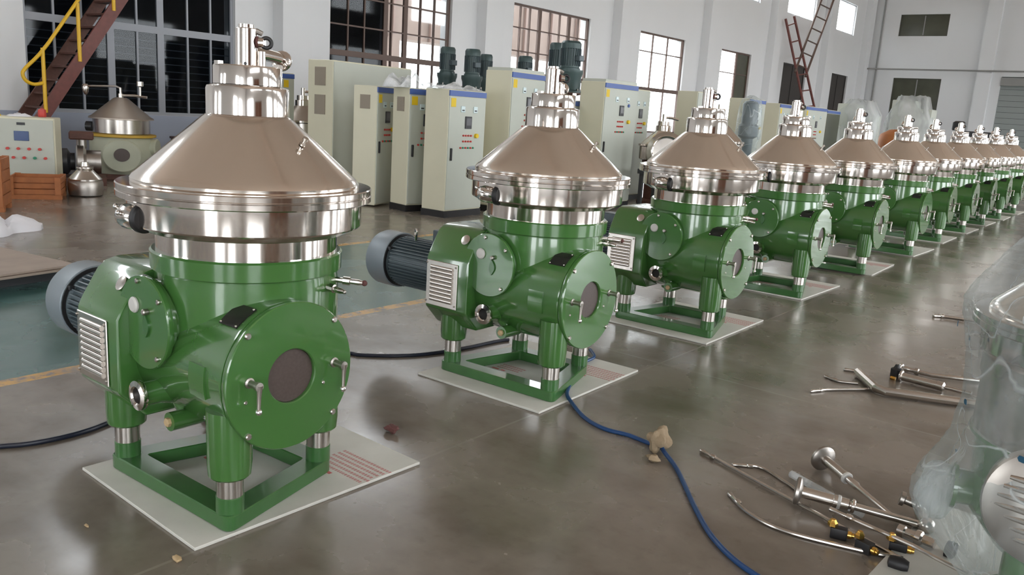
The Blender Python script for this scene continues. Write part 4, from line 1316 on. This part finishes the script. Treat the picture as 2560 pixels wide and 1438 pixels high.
# ------------------------------------------------------------------ hoses on the floor
def hose(label, pts, r, mt, z=None):
    o = MB().tube([(x, y, r + (z or 0) + (q[2] if len(q) > 2 else 0)) for q in pts for (x, y) in [q[:2]]], r, 10, smooth=6).build('hose', mt)
    return tag(o, label, 'hose')
hose('dark hose running in from the left edge to the nearest separator', [(-3.90, .85), (-3.722, 1.249), (-3.66, 1.366), (-3.635, 1.47), (-3.631, 1.588), (-3.661, 1.719), (-3.76, 1.95), (-3.87, 2.4), (-3.86, 2.9), (-3.81, 3.264), (-3.732, 3.318), (-3.610, 3.438), (-3.512, 3.583), (-3.452, 3.763), (-3.413, 3.980), (-3.386, 4.236), (-3.36, 4.32)], .011, 'black_hose')
hose('blue hose curling from the second separator past a clay lump to the bottom edge', [(-2.83, 4.52, .015), (-2.72, 4.40, .015), (-2.70, 4.25, .016), (-2.70, 4.10, .016), (-2.66, 4.00, .016), (-2.52, 3.84, .016), (-2.43, 3.68, .016), (-2.34, 3.60, .004), (-2.172, 3.476), (-2.021, 3.423), (-1.892, 3.441), (-1.768, 3.428), (-1.70, 3.40, .02), (-1.642, 3.356, .01), (-1.535, 3.264), (-1.418, 3.123), (-1.303, 2.979), (-1.151, 2.808), (-1.013, 2.701), (-.884, 2.645), (-.70, 2.60)], .0105, 'blue_hose')

def lump(name, label, cat, c, r, mt, seed, sc=(1, 1, .8), n=16, amp=.25):
    rnd = random.Random(seed)
    b = MB().sphere((0, 0, 0), r, n)
    ph = [(rnd.uniform(-1, 1), rnd.uniform(-1, 1), rnd.uniform(-1, 1), rnd.uniform(2, 9), rnd.uniform(0, 6)) for _ in range(8)]
    b.v = [tuple(q * sc[k] * (1 + amp * sum(math.sin((p[0] * x + p[1] * y + p[2] * z) / r * p[3] + p[4]) for p in ph) / 3) for k, q in enumerate((x, y, z))) for x, y, z in b.v]
    zmin = min(v[2] for v in b.v)
    b.v = [(x, y, z - zmin) for x, y, z in b.v]
    o = b.build(name, mt)
    o.location = c
    return tag(o, label, cat)
lump('clay_lump', 'sandy lump of clay stuck on the blue hose', 'lump', (-1.70, 3.385, 0), .050, 'clay', 3, (1, 1, 1.1), 30, .26)
lump('clay_crumb', 'flat crumb of clay beside the lump on the blue hose', 'lump', (-1.655, 3.27, 0), .03, 'clay', 4, (1.1, .8, .5), 10)
lump('dead_leaf', 'small dark red dead leaf on the floor between the two nearest separators', 'leaf', (-2.715, 2.62, 0), .035, 'leaf', 9, (1.1, .7, .5), 12, .4)
lump('rag_clump', 'dark brown clump on the floor behind the nearest base frame', 'debris', (-3.40, 2.10, 0), .05, 'rust', 12, (1.2, .9, .8), 12, .4)
lump('wood_chip', 'pale wood chip at the front corner of the nearest board', 'chip', (-2.385, 1.335, 0), .016, 'straw', 5, (1.6, .8, .5), 8)
lump('wood_chip', 'tiny pale wood chip on the floor left of the nearest board', 'chip', (-2.81, 1.235, 0), .010, 'straw', 6, (1.6, .6, .4), 8)

# ------------------------------------------------------------------ pipework laid out on the floor
def rod(name, label, pts, r, mt='steel_dull', tips=(), sm=6, cat='pipe', group=None):
    """thin pipe lying on the floor; tips: list of (end 0/1) that get a fitting"""
    P = [Vector(q if len(q) > 2 else (q[0], q[1], r)) for q in pts]
    base = P[0].copy(); base.z = 0
    o = empty(name, base, 0, label, cat, group)
    Q = [p - base for p in P]
    MB().tube(Q, r, 10, smooth=sm if len(Q) > 2 else 0).build('tube', mt, o)
    for e_ in tips:
        a, c = (Q[0], Q[1]) if e_ == 0 else (Q[-1], Q[-2])
        d_ = (c - a).normalized()
        MB().prof(a - d_ * .012, d_, [(r * .6, 0), (r * 1.25, .006), (r * 1.25, .030), (r * 1.0, .036), (r * 1.0, .070), (r * 1.55, .074), (r * 1.55, .094), (r * 1.1, .10)], 12).build('fitting', 'steel_satin', o)
    return o
G1 = 'loose pipework on the floor before the wrapped separator'
rod('thin_pipe', 'long straight thin steel pipe pointing furthest left in the near pile', [(-1.536, 3.530, .012), (-1.065, 3.346, .012), (-.780, 3.234, .014), (-.55, 3.14, .018)], .0085, 'steel_satin', (0,), 1, group=G1)
rod('bent_pipe', 'short thin curved pipe just behind the longest rod of the near pile', [(-1.362, 3.503), (-1.264, 3.569), (-1.121, 3.501), (-1.03, 3.44)], .0075, 'steel_satin', (0,), group=G1)
rod('bent_pipe', 'long bowed thin pipe nearest the camera in the near pile', [(-1.241, 3.191), (-1.118, 3.089), (-.952, 3.047), (-.702, 3.105), (-.543, 3.165)], .0085, 'steel_satin', (0,), group=G1)
rod('thin_pipe', 'long thin pipe lying on top of the near pile towards the bottom right', [(-.84, 3.25, .065), (-.52, 3.19, .060), (-.44, 3.17, .052), (-.33, 3.15, .042)], .0085, 'steel_satin', (0,), 1, group=G1)
def flanged(label, c, d_, prof_disc, body, group=G1):
    """pipe with a round flange; body: list of (radius, distance) along the pipe"""
    o = empty('flanged_pipe', (c[0], c[1], 0), 0, label, 'pipe', group)
    D = Vector(d_).normalized()
    p0 = Vector((0, 0, c[2]))
    R_ = prof_disc
    MB().prof(p0 - D * .012, D, [(.018, 0), (R_ * .8, 0), (R_, .004), (R_, .016), (R_ * .9, .022), (R_ * .45, .030), (.018, .030)], 36, closed=True).build('flange', 'steel_dull', o)
    MB().prof(p0, D, [(r_, t_) for r_, t_ in body], 24).build('pipe', 'steel_satin', o)
    return o, p0, D
o1, p0, D = flanged('flanged steel pipe lying in the middle of the near pile', (-1.005, 3.325, .064), (1, .30, -.075), .058, [(.024, .015), (.024, .14), (.027, .142), (.027, .16), (.024, .162), (.024, .20), (.016, .205), (.016, .47), (.020, .475), (.020, .50)])
for t_ in (.155, .21):
    MB().prof(p0 + D * t_, D, [(.026, 0), (.029, .003), (.029, .012), (.026, .015)], 24).build('band', 'white_knob' if t_ < .2 else 'steel', o1)
o2, p0, D = flanged('flanged steel pipe at the back of the near pile, its disc facing up left', (-1.045, 3.765, .062), (.80, -.58, -.10), .060, [(.022, .015), (.022, .15), (.024, .152), (.024, .165), (.016, .17), (.018, .24), (.012, .25), (.010, .46)])
MB().prof(p0 + D * .165, D, [(.024, 0), (.027, .003), (.027, .014), (.024, .017)], 24).build('band', 'white_knob', o2)
rod('grey_pipe', 'dull film covered grey tube between the two flanged pipes', [(-1.12, 3.575, .02), (-.948, 3.496, .02), (-.760, 3.40, .02)], .017, 'film_thick', (), 1, group=G1)
rod('short_pipe', 'short thick steel pipe at the right end of the near pile', [(-.60, 3.335, .036), (-.47, 3.315, .036)], .019, 'steel_satin', (0,), group=G1)
tag(MB().prof((-.43, 3.315, .034), (1, -.15, 0), [(.018, 0), (.034, .002), (.034, .030), (.018, .032)], 20, closed=True).build('rubber_ring', 'black'), 'black rubber ring beside the short thick pipe', 'ring')
va = empty('elbow_valve', (-.585, 3.585, 0), .4, 'steel elbow valve standing at the right end of the near pile', 'valve', None)
MB().tube([(0, -.13, .028), (0, -.04, .030), (.0, .0, .045), (0, .01, .10)], .024, 14, smooth=4).build('elbow', 'steel_satin', va)
MB().prof((0, .01, .09), (0, 0, 1), [(.03, 0), (.036, .004), (.036, .02), (.022, .024), (.022, .03)], 20).build('ferrule', 'steel', va)
MB().prof((-.02, .0, .06), (-1, .2, .2), [(.018, 0), (.018, .04), (.030, .045), (.030, .06), (0, .062)], 18).build('side_port', 'steel_dull', va)
MB().sphere((0, -.14, .036), .034, 14).build('end_bulb', 'steel_satin', va)
def brass_valve(label, c, rz):
    o = empty('brass_valve', (c[0], c[1], 0), rz, label, 'valve', 'brass valves in the near pile')
    MB().box((0, 0, .022), (.062, .040, .044)).build('valve_body', 'black', o, bevel=.006, seg=2)
    MB().prof((-.026, 0, .046), (0, 0, 1), [(.019, 0), (.019, .012), (.014, .018), (.010, .026), (0, .027)], 6).build('brass_nut', 'brass', o)
    MB().prof((.032, 0, .022), (1, 0, 0), [(.015, 0), (.015, .014), (.010, .016), (.010, .024)], 12).build('brass_end', 'brass', o)
    return o
brass_valve('left brass valve with black body in the near pile', (-.78, 3.165), .25)
brass_valve('middle brass valve with black body in the near pile', (-.672, 3.128), -.3)
brass_valve('right brass valve with black body near the black knob', (-.575, 3.215), .2)
tag(MB().prof((-.575, 3.07, .040), (1, .1, 0), [(.010, 0), (.024, .006), (.026, .03), (.026, .05), (.018, .07), (0, .072)], 18).build('hand_knob', 'black'), 'black oval hand knob at the corner of the bottom right board', 'knob').location.z = -.0125
G2 = 'loose pipework lying farther back'
rod('bent_pipe', 'thick bent steel pipe, largest piece lying in the farther group', [(-1.385, 5.470, .030), (-1.20, 5.20, .030), (-1.14, 5.185, .030), (-.62, 5.395, .030)], .028, 'steel_satin', (), 1, group=G2)
rod('thin_pipe', 'thin pipe pointing furthest left in the farther group', [(-1.481, 4.892), (-1.425, 5.00), (-1.244, 5.215)], .009, 'steel_satin', (0,), group=G2)
rod('thin_pipe', 'thin kinked pipe behind the tip of the leftmost thin pipe', [(-1.523, 5.270), (-1.434, 5.235), (-1.33, 5.29)], .008, 'steel_dull', (0,), group=G2)
rod('thin_pipe', 'short thin pipe tip just left of the bent end of the thick pipe', [(-1.48, 5.53), (-1.40, 5.56)], .009, 'steel_satin', (0,), group=G2)
rod('thin_pipe', 'level thin pipe behind the black knobbed valve in the farther group', [(-1.19, 5.86, .018), (-1.024, 5.843, .018), (-.75, 5.99, .018)], .014, 'steel_satin', (0,), 1, group=G2)
v2 = empty('valve_pipe', (-1.16, 5.60, 0), -.10, 'steel valve pipe with black knob and brass nut in the farther group', 'valve')
MB().prof((-.04, .04, .03), (0, 0, 1), [(.02, -.03), (.036, -.02), (.036, .03), (.02, .04), (.012, .06)], 16).build('black_body', 'black', v2)
MB().sphere((-.035, .10, .075), .016, 10).build('ball', 'chrome', v2)
MB().cyl((-.035, .04, .06), (-.035, .10, .075), .008, n=8).build('stem', 'steel', v2)
MB().prof((-.02, -.02, .012), (-1, 0, 0), [(.014, 0), (.014, .03), (0, .031)], 6).build('brass_nut', 'brass', v2)
MB().prof((0, 0, .032), (1, 0, 0), [(.036, 0), (.038, .006), (.038, .012), (.026, .016), (.026, .22), (.029, .222), (.029, .26), (.014, .27), (.014, .42)], 24).build('pipe', 'steel_satin', v2)
rod('thin_pipe', 'lone thin pipe on the floor behind the shoulder of the wrapped separator', [(-1.445, 7.882), (-1.391, 7.930), (-1.15, 7.99)], .012, 'steel_satin', (0,), group=G2)
